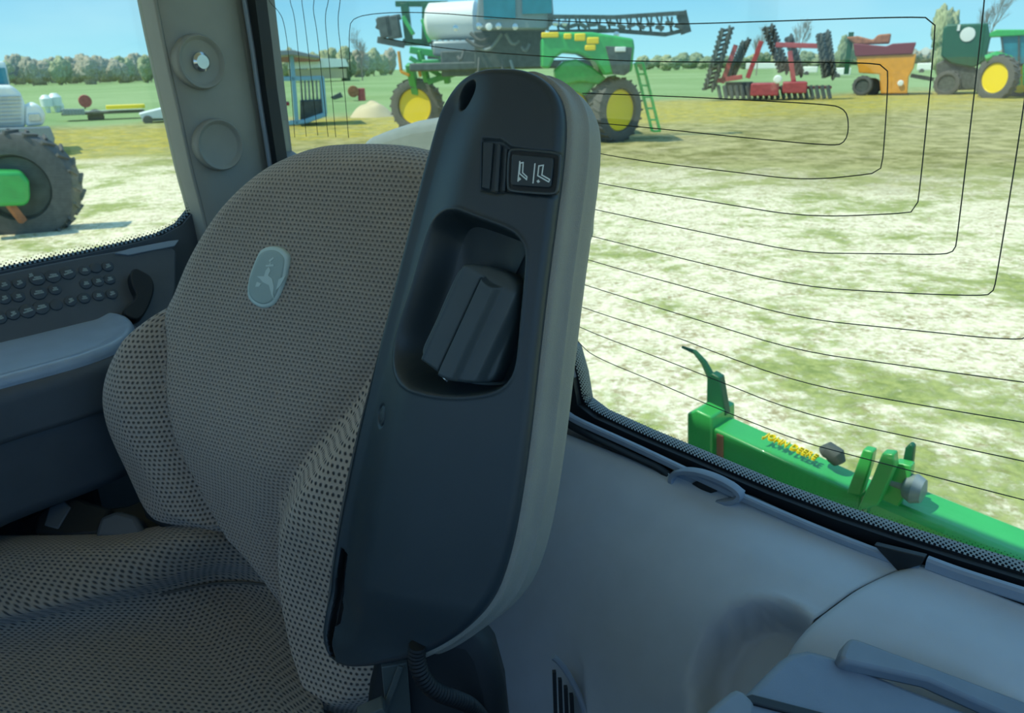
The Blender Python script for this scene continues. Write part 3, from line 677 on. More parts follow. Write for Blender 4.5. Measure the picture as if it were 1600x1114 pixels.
# ---- adjuster knob in the recess
kh = -.0035
FK = Frame(FA.w(*FA.px(728, 500, kh), kh), FA.U, FA.V, FA.N)
kn = FK.pxs([(722, 412), (708, 418), (697, 440), (684, 469), (672, 498), (660, 523), (650, 544), (650, 554), (656, 562), (672, 574), (690, 588), (704, 594), (722, 598), (738, 598), (756, 599), (766, 586), (776, 556), (788, 524), (800, 488), (807, 462), (806, 446), (798, 434), (786, 425), (766, 416), (744, 412)])
ka = nrm(FK.px(694, 592)-FK.px(766, 436)); kp = np.array([-ka[1], ka[0]]); kp = kp if kp[0] > 0 else -kp
kc = FK.px(728, 505)
xs = lambda X, Y: float((FK.px(X, Y)-kc)@kp)
xA, xB, xC, xD = xs(685, 500), xs(722, 508), xs(762, 505), xs(783, 505)
ytop = float((FK.px(760, 436)-kc)@ka)
def hknob(p):
    x = (p-kc)@kp; y = (p-kc)@ka; h = np.zeros(len(p))
    h -= .007*sst((xA-x)/.005+.2); h += .0008*np.exp(-((x-xA-.001)/.0012)**2)                                         # left flank steps down
    h -= .0035*np.exp(-((x-xB+.0010)/.0014)**2)*sst((y-ytop)/.004)
    mid = sst((x-xB)/.0016)*sst((xC-x)/.006); cap = sst((y-ytop+.0+((x-(xB+xC)/2)/.012)**2*.004)/.003)
    h += .0058*mid*cap
    h -= .008*sst((x-xD)/.006)
    h -= .005*sst((ytop-y)/.012)
    return h
knob = shell('adjuster_knob', FK, kn, (kc-ka*.022, kc+ka*.022), hknob, 'knob_plastic', arm, Redge=.003, back=.022, N_=360, KR=80, smooth=2)
m_ = MB(); c = FK.px(692, 592); m_.tube([FK.w(*(c+kp*-.002), -.004), FK.w(*c, -.0035), FK.w(*(c+kp*.002+ka*.001), -.0045)], .0011, 8); m_.build('knob_clip', 'chrome', arm, local=False)
# ---- rocker switch
sh_ = -.0012
FW = Frame(FA.w(*FA.px(836, 268, sh_), sh_), FA.U, FA.V, FA.N)
bz = FW.pxs([(800, 234), (838, 237), (876, 241), (877, 250), (873, 298), (868, 304), (834, 302), (799, 299), (795, 292), (797, 242)])
m_ = MB(); m_.prism([FW.w(u, v, .0018) for u, v in bz], -FW.N*.004); sw_ = m_.build('rocker_switch', 'deep_black', arm, local=False, bev=.0005, seg=2); bb = dense(bz, 90, True, 2); m_ = MB(); m_.tube([FW.w(u, v, .0018) for u, v in np.vstack([bb, bb[:1]])], .0010, 8); m_.build('switch_bezel', 'switch_plastic', arm, local=False)
fc = FW.pxs([(805, 242), (836, 245), (867, 248), (868, 253), (864, 292), (860, 295), (830, 293), (803, 291), (801, 287), (803, 245)])
m_ = MB(); m_.prism([FW.w(u, v, .0035) for u, v in fc], -FW.N*.003); rf = m_.build('rocker_face', 'black_plastic', arm, local=False, bev=.0009, seg=3)
m_ = MB(); ins = FW.pxs([(755, 222), (771, 223), (765, 296), (753, 293)]); m_.prism([FW.w(u, v, .0004) for u, v in ins], -FW.N*.002)
ins = FW.pxs([(779, 226), (784, 227), (779, 300), (774, 299)]); m_.prism([FW.w(u, v, .0014) for u, v in ins], -FW.N*.003)
ins = FW.pxs([(790, 232), (794, 233), (790, 299), (786, 299)]); m_.prism([FW.w(u, v, .0012) for u, v in ins], -FW.N*.003)
m_.build('switch_housing', 'black_plastic', arm, local=False, bev=.0004)
fz = lambda x, y: FW.px(730+x/8.57, 200+y/8.57, .0035)
ic = [[(705, 450), (680, 710)], [(712, 470), (750, 462), (742, 598), (800, 655), (795, 690), (700, 608), (712, 470)],
      [(908, 480), (882, 735)], [(960, 508), (1020, 498), (1000, 630), (1105, 690), (1092, 722), (945, 638), (960, 508)],
      [(688, 680), (712, 684)], [(938, 712), (966, 718)], [(702, 668), (698, 698)], [(954, 700), (950, 728)]]
ribbon('seat_symbols', FW, [[fz(*q) for q in s] for s in ic], .00085, .00012, 'icon_white', arm, h=.0035)
# ---- conduit and linkage under the armrest
cdp = [P(652, 1008, .565), P(650, 1030, .57), P(660, 1062, .575), P(682, 1082, .585), P(712, 1092, .60), P(740, 1104, .62), P(765, 1140, .66)]
d_ = dense(np.array(cdp), 90, False, 2); rr = [.0062+.0007*(i % 2) for i in range(len(d_))]
m_ = MB(); m_.tube(d_, rr, 14); m_.build('cable_conduit', 'deep_black', seat, local=False)
m_ = MB(); m_.bar(P(628, 1034, .60), P(600, 1112, .62), .012, .005); m_.bar(P(600, 1100, .60), P(560, 1118, .60), .014, .006); m_.bar(P(615, 1030, .60), P(624, 1130, .64), .02, .012)
m_.build('hinge_link', 'grime', seat, local=False, bev=.001)
Fh = Frame(P(680, 1060, .64), CX, CY); m_ = MB(); m_.prism([Fh.w(*Fh.px(x, y)) for x, y in [(588, 1010), (640, 985), (700, 975), (748, 985), (772, 1020), (788, 1080), (800, 1200), (560, 1200), (572, 1080)]], -Fh.N*.06); m_.build('hinge_bracket', 'deep_black', seat, local=False, bev=.018, seg=5)
# ================================================================ OTHER THINGS IN THE CAB
# ---- sloping control panel under the side window
FC = Frame(hit(100, 430, cabp(0, TR+.03, 2), T), A, T*.55-Z*.85)
cp_px = [(-130, 452), (-40, 436), (60, 415), (140, 399), (205, 388), (262, 379), (276, 392), (275, 450), (250, 560), (100, 620), (-130, 640)]
cpo = empty('control_panel', FC.w(*FC.px(100, 470)), 'dark sloping control panel dotted with small push buttons below the side window', 'control panel')
m_ = MB(); m_.prism([FC.w(u, v, 0) for u, v in FC.pxs(cp_px)], -FC.N*.012); m_.build('panel_body', 'console_dark', cpo, local=False, bev=.003)
m_ = MB(); m_.prism([FC.w(u, v, .004) for u, v in FC.pxs([(178, 397), (205, 389), (262, 378), (279, 376), (272, 386), (240, 392), (200, 400)])], -FC.N*.008); o = m_.build('sill_trim', 'trim_gray', cpo, local=False, bev=.001); tag(o, 'shiny grey edge trim')
bz_ = [(40, 435, 0), (200, 415, 0), (318, 340, 2), (385, 368, 1), (550, 342, 1), (705, 308, 1), (880, 280, 0), (995, 255, 3), (1120, 240, 0), (45, 575, 0), (190, 555, 0), (400, 515, 1), (570, 480, 0), (893, 420, 0), (1020, 395, 0), (1140, 375, 0), (0, 780, 0), (135, 738, 0), (285, 705, 1), (428, 668, 1), (585, 640, 3), (735, 600, 0), (875, 570, 0), (1025, 545, 0), (1165, 525, 0)]
K('button_dark', '3c444b', .5); K('button_icon', '8d9896', .5)
for (x, y, k) in bz_:
    X, Y = x/6.667, 380+y/6.667; c = FC.px(X, Y+.5); rad = [.0085, .0105, .003, .0085][k]; ax_ = nrm(FC.N)
    m_ = MB()
    if k != 2:
        n_ = 16; pr_ = [(0, 1.0), (.0022, .95), (.003, .8), (.003, 0)]
        V = []; st_ = 1.35 if k == 1 else 1.0
        m_.lathe(FC.w(c[0], c[1], 0), ax_, [(h_, r_*rad) for h_, r_ in pr_], 20)
        bt = m_.build('push_button', 'button_dark', cpo, local=False)
    if k != 3:
        m_ = MB(); sz = {0: (.0036, .0036), 1: (.0062, .0036), 2: (.003, .003)}[k]
        q = rng.uniform(-.25, .25)
        m_.bar(FC.w(c[0]-sz[0], c[1]+sz[1]*(.5+q), .0032), FC.w(c[0]+sz[0], c[1]+sz[1]*(.3-q), .0032), .0022, .0006, FC.N)
        m_.bar(FC.w(c[0]-sz[0]*.6, c[1]-sz[1]*.5, .0032), FC.w(c[0]+sz[0]*.8, c[1]-sz[1]*(.4+q), .0032), .0022, .0006, FC.N)
        m_.bar(FC.w(c[0]+sz[0]*q*1.5, c[1]-sz[1]*.7, .0032), FC.w(c[0]-sz[0]*q, c[1]+sz[1]*.7, .0032), .0022, .0006, FC.N)
        m_.build('button_symbol', 'button_icon', bt if k != 2 else cpo, local=False)
# dark clip standing beside the panel
hk = FC.pxs([(200, 432), (207, 421), (218, 427), (233, 435), (240, 452), (232, 480), (216, 506), (196, 500), (188, 486), (214, 468), (204, 452)], .01)
m_ = MB(); m_.prism([FC.w(u, v, .022) for u, v in dense(hk, 40, True, 2)], -FC.N*.022); tag(m_.build('lever', 'deep_black', cpo, local=False, bev=.003), 'black curved lever')
# ---- right-hand console with its padded armrest
zc_ = P(100, 530, 1.03)[2]; FZ = Frame((0, 0, zc_), (1, 0, 0), (0, 1, 0), Z)
con = empty('armrest_console', np.append(FZ.w(*FZ.px(100, 545))[:2], FLOORZ), 'grey side console with smooth padded armrest top, left of the seat', 'console')
top = [(-420, 640), (-200, 568), (-60, 535), (0, 522), (60, 504), (120, 491), (165, 487), (196, 491), (211, 505), (206, 521), (184, 538), (130, 558), (60, 577), (0, 592), (-80, 615), (-220, 670), (-440, 760)]
tp = FZ.pxs(top)
cush = shell('armrest_cushion', FZ, tp, (FZ.px(-300, 640), FZ.px(150, 518)), lambda p: .003*np.sin(p[:, 0]*9)-.005*sst(-sdf(p, tp)/.03), 'console_top', con, Redge=.010, back=.020, N_=300, KR=40, smooth=2)
cb_ = tp.mean(0)
def grow(p, f): 
    d = dense(p, 200, True, 2); tg = np.roll(d, -1, 0)-np.roll(d, 1, 0); n = np.stack([tg[:, 1], -tg[:, 0]], 1); n /= np.linalg.norm(n, axis=1)[:, None]
    s = 1 if sdf((d+n*.001)[:1], d)[0] > 0 else -1
    return d+n*s*f
FZ2 = Frame((0, 0, zc_-.012), (1, 0, 0), (0, 1, 0), Z)
shell('armrest_base', FZ2, grow(tp, .009), (FZ.px(-300, 640), FZ.px(150, 518)), lambda p: np.zeros(len(p)), 'console_dark', con, Redge=.010, back=.062, N_=300, KR=24, smooth=1, taper=-.03)
FZ3 = Frame((0, 0, zc_-.065), (1, 0, 0), (0, 1, 0), Z)
shell('console_side', FZ3, grow(tp, .004), (FZ.px(-300, 640), FZ.px(150, 518)), lambda p: np.zeros(len(p)), 'console_dark', con, Redge=.006, back=.115, N_=300, KR=16, smooth=1, taper=.05)
m_ = MB(); c = FZ.w(*FZ.px(-60, 560)); m_.box((c[0]-.05, c[1]+.03, (FLOORZ+zc_-.17)/2), (.26, .12, zc_-.17-FLOORZ), (A, T, Z)); m_.build('console_foot', 'deep_black', con, local=False, bev=.01)
# ---- seat belt buckle lying between console and seat
Fb = Frame(P(180, 805, 1.02), CX*.95+CZ*.1, CY*.5-CZ*.8)
bk = empty('belt_buckle', Fb.O, 'black seat belt buckle lying between the console and the seat cushion', 'buckle')
def pp(fr, pts, h, th, name, m, par, bev=.003):
    b_ = MB(); b_.prism([fr.w(u, v, h) for u, v in fr.pxs(pts)], -fr.N*th); return b_.build(name, m, par, local=False, bev=bev)
Fb = Frame(P(180, 805, 1.0), CX, CY*.75-CZ*.6)
pp(Fb, [(58, 838), (62, 812), (84, 786), (112, 772), (146, 790), (182, 800), (160, 842), (110, 846)], .012, .03, 'buckle_body', 'deep_black', bk, .006)
pp(Fb, [(76, 828), (84, 800), (108, 790), (118, 800), (98, 834)], .0135, .004, 'release_button', 'console_dark', bk, .002)
pp(Fb, [(150, 796), (200, 790), (236, 776), (262, 780), (300, 806), (318, 832), (250, 842), (170, 846)], .0, .02, 'webbing', 'rubber', bk, .003)
hg = empty('seat_hinge_cover', P(240, 800, .98), 'dark hinge cover beside the seat backrest foot, right of the belt buckle', 'hinge cover')
pp(Frame(P(240, 800, .97), CX, CY*.9-CZ*.4), [(148, 842), (158, 808), (184, 798), (214, 806), (232, 842)], .004, .03, 'cover', 'console_dark', hg, .006)
pp(Frame(P(240, 790, .97), CX, CY*.9-CZ*.4), [(216, 778), (232, 768), (262, 800), (318, 818), (300, 828), (262, 830), (226, 808)], .0, .04, 'bracket', 'deep_black', hg, .005)
# tray at the far left
tr = empty('storage_tray', P(0, 810, 1.05), 'grey plastic tray with shiny edges at the lower left, beyond the cushion', 'tray')
Ft = Frame(P(20, 800, 1.08), CX, CY*.45-CZ*.9)
pp(Ft, [(-160, 742), (0, 757), (64, 776), (90, 786), (62, 812), (56, 846), (-160, 870)], .0, .03, 'tray_body', 'console_dark', tr, .006)
pp(Ft, [(-160, 806), (0, 800), (30, 806), (44, 826), (42, 850), (-160, 870)], .006, .01, 'tray_lid', 'button_dark', tr, .004)
for p_, q_ in (((7, 793), (19, 778)), ((-6, 757), (5, 758)), ((74, 781), (84, 776))):
    b_ = MB(); b_.tube([Ft.w(*Ft.px(*p_), .004), Ft.w(*Ft.px(*q_), .005)], .0013, 6); b_.build('bright_edge', 'chrome', tr, local=False)
# ---- storage box with hinged lid in the lower right corner
zb_ = P(1300, 1075, .62)[2]
FX = Frame(P(1350, 1060, .56), nrm(CX*.93+CZ*-.0-CY*.37), nrm(-CY*.55+CZ*.80))
bx = empty('storage_box', P(1400, 1110, .58), 'grey plastic storage box with ribbed lid in the lower right corner', 'box')
pp(FX, [(1158, 1092), (1180, 1070), (1222, 1028), (1240, 1017), (1262, 1013), (1300, 1023), (1322, 1034), (1420, 1074), (1640, 1160), (1640, 1330), (1050, 1330), (1060, 1180)], .0, .10, 'lid', 'lid_plastic', bx, .005)
pp(FX, [(1303, 1036), (1310, 1018), (1318, 1008), (1330, 1010), (1560, 1096), (1660, 1134), (1660, 1178), (1560, 1128), (1440, 1074), (1312, 1046)], .010, .012, 'lid_rail', 'rail_plastic', bx, .0035)
pp(FX, [(1104, 1114), (1128, 1094), (1142, 1084), (1154, 1090), (1172, 1108), (1166, 1180), (1060, 1180)], .008, .02, 'hinge_rail', 'rail_plastic', bx, .0035)
pp(FX, [(1162, 1090), (1172, 1087), (1300, 1120), (1420, 1160), (1400, 1172), (1290, 1132), (1160, 1098)], .0025, .004, 'lid_groove', 'rubber', bx, .001)
# ================================================================ OUTSIDE
def groundmat():
    m = bpy.data.materials.new('ground'); m.use_nodes = True; t = m.node_tree; b = t.nodes['Principled BSDF']; L = t.links.new
    g = t.nodes.new('ShaderNodeTexCoord'); pos = g.outputs['Object']
    def noi(sc, det=6, rough=.6, scale=(1, 1, 1), dist=0):
        mp = t.nodes.new('ShaderNodeMapping'); mp.inputs['Scale'].default_value = scale; L(pos, mp.inputs[0])
        n = t.nodes.new('ShaderNodeTexNoise'); n.inputs['Scale'].default_value = sc; n.inputs['Detail'].default_value = det; n.inputs['Roughness'].default_value = rough; n.inputs['Distortion'].default_value = dist
        L(mp.outputs[0], n.inputs[0]); return n.outputs[0]
    def M(op, a, c=None):
        n = t.nodes.new('ShaderNodeMath'); n.operation = op
        for i, q in enumerate((a, c)):
            if q is None: continue
            if isinstance(q, (int, float)): n.inputs[i].default_value = q
            else: L(q, n.inputs[i])
        return n.outputs[0]
    def mr(v, a, c, lo=0, hi=1):
        n = t.nodes.new('ShaderNodeMapRange'); n.interpolation_type = 'SMOOTHSTEP'; L(v, n.inputs[0]); n.inputs[1].default_value = a; n.inputs[2].default_value = c; n.inputs[3].default_value = lo; n.inputs[4].default_value = hi; return n.outputs[0]
    def mix(f, a, c):
        n = t.nodes.new('ShaderNodeMix'); n.data_type = 'RGBA'; L(f, n.inputs[0])
        for i, q in ((6, a), (7, c)):
            if isinstance(q, str): n.inputs[i].default_value = lin(q)+[1]
            else: L(q, n.inputs[i])
        return n.outputs[2]
    s = t.nodes.new('ShaderNodeSeparateXYZ'); L(pos, s.inputs[0])
    q = M('ADD', M('SUBTRACT', s.outputs[1], M('MULTIPLY', s.outputs[0], .42)), M('MULTIPLY', M('SUBTRACT', noi(.12, 3), .5), 14))
    # gravel with thin grass
    base = mix(mr(noi(3.2, 8, .75), .38, .62), 'a4946e', 'eaddbc')
    base = mix(mr(noi(14, 4, .7), .42, .62), base, 'f0e6ca')
    grass = mix(mr(noi(9, 6, .7), .35, .65), '6f7f3c', 'a3a862')
    near = mr(q, 8, 24)
    q2 = M('ADD', M('ADD', s.outputs[1], M('MULTIPLY', s.outputs[0], .41)), M('MULTIPLY', M('SUBTRACT', noi(.2, 4), .5), 9))
    far = mr(q2, 15, 25)
    lowf = M('ADD', noi(.55, 5, .62, (1, 1, 1), .4), M('MULTIPLY', M('SUBTRACT', noi(4.5, 6, .75), .5), .75))
    neargrass = mr(M('ADD', M('MULTIPLY', s.outputs[1], -1), s.outputs[0]), -4, .5, 0, .10)
    gm = mr(M('ADD', M('ADD', lowf, M('MULTIPLY', far, .16)), neargrass), .47, .66, 0, .92)
    c1 = mix(gm, base, grass)
    straw = mix(mr(noi(1.1, 9, .78), .40, .60), '716c3a', 'b3a778')
    c2 = mix(M('MULTIPLY', far, .85), c1, straw)
    yel = mix(mr(noi(2.4, 6, .7), .42, .6), '938f47', 'c4ac38')
    band = M('MULTIPLY', mr(q, 28, 36), mr(q, 52, 44))
    c3 = mix(M('MULTIPLY', band, M('MULTIPLY', .85, mr(noi(.5, 5, .7, (1, 2, 1)), .35, .6, .25, 1))), c2, yel)
    field = mix(mr(noi(.03, 5, .6), .35, .65), '7a9560', '8ea474')
    c4 = mix(mr(q, 46, 56), c3, field)
    L(c4, b.inputs['Base Color']); b.inputs['Roughness'].default_value = .95; b.inputs['Specular IOR Level'].default_value = .1
    bp = t.nodes.new('ShaderNodeBump'); bp.inputs['Strength'].default_value = .6; bp.inputs['Distance'].default_value = .05; L(lowf, bp.inputs['Height']); L(bp.outputs[0], b.inputs['Normal'])
    return m
MT['ground'] = groundmat()
b = MB(); b.box((0, 900, -.5), (5000, 4000, 1.0)); struct(b.build('ground', 'ground', None, local=True))
class Loc:
    """local frame of something outside: x to the right, y away, z up, at the ground point under a pixel"""
    def __init__(s, x, y, z=0):
        s.o = G(x, y, z); s.az = math.atan2(s.o[0], s.o[1]); s.rz = -s.az
        s.X = np.array([math.cos(s.az), -math.sin(s.az), 0]); s.Y = np.array([math.sin(s.az), math.cos(s.az), 0]); s.D = math.hypot(s.o[0], s.o[1])
    def p(s, x, y, d=0.0):
        q = hit(x, y, s.o+s.Y*d, s.Y)-s.o; return np.array([np.dot(q, s.X), np.dot(q, s.Y), q[2]])
    def root(s, *a, **k): return empty(a[0], s.o, *a[1:], rz=s.rz, **k)
def qbox(m_, L, x0, y0, x1, y1, d0, d1):
    """box whose near face fills the pixel rectangle at depth offset d0 and reaches back to d1"""
    a = L.p(x0, y1, d0); c = L.p(x1, y0, d0); m_.box(((a[0]+c[0])/2, (d0+d1)/2, (a[2]+c[2])/2), (abs(c[0]-a[0]), d1-d0, abs(c[2]-a[2]))); return m_
def qprism(m_, L, pts, d0, d1): return m_.prism([L.p(x, y, d0) for x, y in pts], np.array([0, d1-d0, 0]))
def part(parent, name, m, f, **k): m_ = MB(); f(m_); return m_.build(name, m, parent, **k)
def wheel(parent, c, r, wdt, ax, rim_m='yellow_paint', rimf=.62, lugs=22, dish=.3):
    """tyre with lugs, rim dish and hub; ax points outwards"""
    c = np.asarray(c, float); ax = nrm(ax)
    m_ = MB(); w2_ = wdt/2; rr_ = r*rimf
    m_.lathe(c, ax, [(w2_*.55, rr_), (w2_*.95, rr_*1.06), (w2_*1.0, r*.82), (w2_*.85, r*.93), (0, r*.955), (-w2_*.85, r*.93), (-w2_, r*.82), (-w2_*.95, rr_*1.06), (-w2_*.55, rr_)], 40)
    x = np.cross(ax, Z); x = nrm(x); y = np.cross(ax, x)
    for i in range(lugs):
        for sd_ in (-1, 1):
            a = 2*math.pi*(i+(.5 if sd_ > 0 else 0))/lugs; d = x*math.cos(a)+y*math.sin(a); tg = -x*math.sin(a)+y*math.cos(a)
            p0 = c+d*r*.97+ax*sd_*w2_*.04; p1 = c+(d*.975+tg*.13)*r*.97+ax*sd_*w2_*.95
            m_.bar(p0, p1, r*.045, r*.055, d)
    ty = m_.build('tyre', 'tyre', parent, sharp=40)
    m_ = MB(); m_.lathe(c, ax, [(w2_*.62, rr_*1.02), (w2_*.7, rr_*.97), (w2_*.5, rr_*.9), (w2_*.1, rr_*.8), (-w2_*dish, rr_*.5), (-w2_*dish, rr_*.32), (w2_*.3, rr_*.28), (w2_*.35, rr_*.18), (w2_*.35, 0)], 36)
    m_.build('rim', rim_m, ty); return ty
rt0 = random.Random(3)
# ---- rear coupler beam of this tractor, just behind the window
FH = Frame(cabp(1.75, 0, 1.2), T, Z)
hc = empty('rear_coupler', FH.w(*FH.px(1350, 800)), 'green rear hitch coupler beam with yellow lettering and hooks, just outside the rear window', 'hitch')
def hp_(x, y, h=0): return FH.w(*FH.px(x, y, h), h)
bt0 = hp_(1100, 668, .0); bt1 = hp_(1720, 905, .0)
m_ = MB(); zt = (bt0[2]+bt1[2])/2
tL = FH.px(1078, 665)[0]; tR_ = FH.px(1700, 880)[0]; vt = FH.px(1180, 690)[1]
def hbox(m_, u0, u1, v0, v1, h0, h1): return m_.box(FH.w((u0+u1)/2, (v0+v1)/2, (h0+h1)/2), (abs(u1-u0), abs(v1-v0), abs(h1-h0)), (FH.U, FH.V, FH.N))
b1 = FH.px(1103, 672, 0); b2 = FH.px(1330, 778, 0)
m_ = MB(); m_.prism([hp_(1105, 664), hp_(1345, 775), hp_(1345, 775)-Z*.2, hp_(1105, 664)-Z*.2], -FH.N*.10); m_.build('beam', 'green_paint', hc, local=False, bev=.008)
m_ = MB(); m_.prism([hp_(1350, 770, .02), hp_(1720, 925, .02), hp_(1720, 925, .02)-Z*.15, hp_(1350, 770, .02)-Z*.15], -FH.N*.14); m_.build('lower_beam', 'green_paint', hc, local=False, bev=.02)
m_ = MB(); m_.prism([hp_(1073, 646, .01), hp_(1087, 640, .01), hp_(1112, 652, .01), hp_(1112, 730, .01), hp_(1073, 720, .01)], -FH.N*.13); m_.build('end_plate', 'green_paint', hc, local=False, bev=.006)
m_ = MB(); m_.prism([hp_(1119, 678, .006), hp_(1129, 682, .006), hp_(1129, 740, .006), hp_(1119, 736, .006)], -FH.N*.012); tag(m_.build('worn_strip', 'rust', hc, local=False, bev=.002), 'worn rusty strip')
m_ = MB(); m_.prism([hp_(1104, 588, -.06), hp_(1112, 583, -.06), hp_(1124, 590, -.06), hp_(1134, 650, -.06), hp_(1112, 652, -.06), hp_(1103, 645, -.06)], -FH.N*.03); m_.build('hook', 'green_dark', hc, local=False, bev=.004)
m_ = MB(); m_.tube([hp_(1112, 590, -.07), hp_(1100, 566, -.07), hp_(1086, 550, -.07), hp_(1066, 542, -.07)], [.012, .009, .007, .004], 8); m_.build('hook_tip', 'green_dark', hc, local=False)
for (pts, hh, tk, mm, nm) in [([(1322, 772), (1338, 728), (1348, 702), (1364, 706), (1360, 728), (1345, 775)], .02, .03, 'green_paint', 'bracket_plate'),
        ([(1338, 800), (1362, 748), (1378, 708), (1396, 710), (1398, 730), (1372, 790)], .06, .03, 'green_paint', 'bracket_plate'),
        ([(1374, 800), (1384, 750), (1398, 722), (1424, 728), (1420, 760), (1400, 800)], .01, .03, 'green_paint', 'bracket_plate'),
        ([(1408, 730), (1414, 700), (1422, 693), (1428, 698), (1424, 735)], -.03, .02, 'green_dark', 'pin_plate')]:
    m_ = MB(); m_.prism([hp_(x, y, hh) for x, y in pts], -FH.N*tk); m_.build(nm, mm, hc, local=False, bev=.004)
m_ = MB(); c = hp_(1424, 762, .0); m_.lathe(c, FH.U, [(-.05, .012), (-.02, .013), (-.012, .028), (.006, .036), (.026, .028), (.034, 0)], 20); m_.build('pin_ball', 'grey_metal', hc, local=False)
m_ = MB(); m_.tube([hp_(1286, 706, -.05), hp_(1294, 703, -.05), hp_(1306, 712, -.05), hp_(1312, 724, -.05)], [.016, .022, .024, .016], 12); m_.build('lock_block', 'grime', hc, local=False, bev=.004)
d1 = hp_(1190, 690, 0); d2 = hp_(1290, 737, 0); xd = nrm(hp_(1345, 775)-hp_(1105, 664)); yd = nrm(-FH.N-np.dot(-FH.N, xd)*xd); nd = nrm(np.cross(xd, yd)); cc = hp_(1226, 708, 0)-FH.N*.035+Z*.005
M4 = Matrix(((xd[0]*.62, yd[0], nd[0], cc[0]), (xd[1]*.62, yd[1], nd[1], cc[1]), (xd[2]*.62, yd[2], nd[2], cc[2]), (0, 0, 0, 1)))
text_obj('JOHN DEERE', .040, .004, 'yellow_paint', hc, M4, 'decal_lettering')
# ---- own rear mudguard seen between seat and armrest
Fm = Frame(cabp(1.25, -.9, 2.1), T, Z)
md = [(560, 221), (575, 213), (600, 203), (640, 190), (680, 183), (720, 186), (760, 205), (785, 240), (790, 300), (790, 420), (560, 420)]
gc = Fm.w(*Fm.px(680, 300)); mg = empty('tractor_rear_end', (gc[0], gc[1], 0), 'own tractor corner with grey rounded mudguard, glimpsed outside between seat and armrest', 'tractor')
m_ = MB(); m_.prism([Fm.w(u, v, 0) for u, v in Fm.pxs(md)], -Fm.N*.35); m_.build('mudguard', 'mudguard_grey', mg, local=False, bev=.03, seg=4)
wheel(mg, ((0, 0, .82)), .82, .42, tuple(Fm.N), lugs=20)
# ---------------------------------------------------------------- sprayer
L = Loc(820, 214); D = L.D
sp_ = L.root('crop_sprayer', 'large green and yellow field sprayer with white tank and folded booms', 'sprayer')
ry = 5.0                                                              # how far the rear end lies behind the front
def WH(x, y, d, rp, wdt, ax): c = L.p(x, y, d); r = rp*(L.D+d)/1280; return wheel(sp_, (c[0], c[1], r*1.0 if False else c[2]), r, wdt, ax)
cz = lambda x, y, d: L.p(x, y, d)
sgn = nrm((-.45, -1, 0))
WH(652, 166, 3.5, 43, .7, nrm((-.25, -1, 0))); WH(960, 172, -2.4, 50, .7, nrm((.8, -1, 0)))
WH(760, 168, 6.5, 38, .6, (0.2, -1, 0)); WH(890, 170, 2.0, 44, .6, (.5, -1, 0))
part(sp_, 'tank', 'white_paint', lambda m_: m_.lathe(cz(668, 34, 3.0), (1, -.12, 0), [(-.15, 0), (0, .5), (.12, .66), (1.9, .70), (2.05, .5), (2.1, 0)], 28))
part(sp_, 'lower_tank', 'grey_metal', lambda m_: qbox(m_, L, 676, 62, 760, 88, 1.5, 3.5), bev=.1)
part(sp_, 'chassis', 'grime', lambda m_: (qbox(m_, L, 640, 92, 940, 112, .6, 2.6), qbox(m_, L, 742, 46, 852, 108, .4, 2.4), qbox(m_, L, 690, 78, 760, 120, .8, 2.0)), bev=.05)
def cabf(m_): qprism(m_, L, [(752, -70), (858, -74), (866, 34), (854, 46), (748, 46), (744, 30)], -.9, 1.0)
part(sp_, 'cab_frame', 'grey_metal', cabf, bev=.06)
for r_ in [(756, -60, 804, 30), (816, -60, 862, 22)]: part(sp_, 'cab_window', 'teal_glass', lambda m_: qbox(m_, L, *r_, -1.0, -.85))
for i, x in enumerate((749, 764, 779, 805)):
    part(sp_, 'work_lamp', 'white_paint' if i == 1 else 'chrome', lambda m_: m_.lathe(cz(x, 41+i % 2, -1.3), (0, -1, 0), [(-.15, .06), (0, .12), (.05, .10), (.06, 0)], 16))
hood = [(846, 60), (860, 50), (925, 50), (990, 60), (992, 74), (988, 112), (944, 118), (930, 96), (905, 84), (880, 82), (866, 92), (858, 108), (846, 106)]
part(sp_, 'hood', 'green_paint', lambda m_: qprism(m_, L, hood, -3.2, -1.2), bev=.08, seg=3)
part(sp_, 'grille', 'grime', lambda m_: qprism(m_, L, [(946, 72), (988, 74), (984, 112), (976, 118), (958, 116)], -3.28, -3.1), bev=.02)
for k in range(9):
    a_ = (690+rt0.uniform(0, 150), 50+rt0.uniform(0, 50)); b_ = (a_[0]+rt0.uniform(-40, 40), a_[1]+rt0.uniform(-10, 25)); md_ = ((a_[0]+b_[0])/2, max(a_[1], b_[1])+8)
    part(sp_, 'hose', 'grey_metal' if k % 2 else 'tyre', lambda m_: m_.tube(dense(np.array([cz(*a_, .25), cz(*md_, .1), cz(*b_, .25)]), 8, False, 2), .06, 6))
part(sp_, 'headlamp', 'white_paint', lambda m_: qbox(m_, L, 961, 73, 978, 81, -3.34, -3.2), bev=.02)
for r_ in [(846, 50, 873, 59), (881, 52, 893, 61), (898, 52, 915, 64), (917, 58, 936, 69), (914, 70, 931, 79)]:
    part(sp_, 'hood_panel', 'yellow_paint', lambda m_: qbox(m_, L, *r_, -3.26, -3.1), bev=.03)
part(sp_, 'mudguard', 'green_paint', lambda m_: (qprism(m_, L, [(866, 110), (880, 96), (900, 92), (925, 104), (948, 122), (936, 132), (905, 128), (880, 134), (868, 126)], -2.8, -1.6), qprism(m_, L, [(880, 126), (935, 128), (915, 150), (890, 140)], -2.6, -2.0)), bev=.06)
part(sp_, 'wheel_leg', 'green_paint', lambda m_: m_.bar(cz(955, 118, -2.2), cz(962, 172, -2.2), .35, .3), bev=.03)
part(sp_, 'wheel_leg', 'green_paint', lambda m_: m_.bar(cz(640, 100, 3.0), cz(655, 165, 3.6), .3, .3), bev=.03)
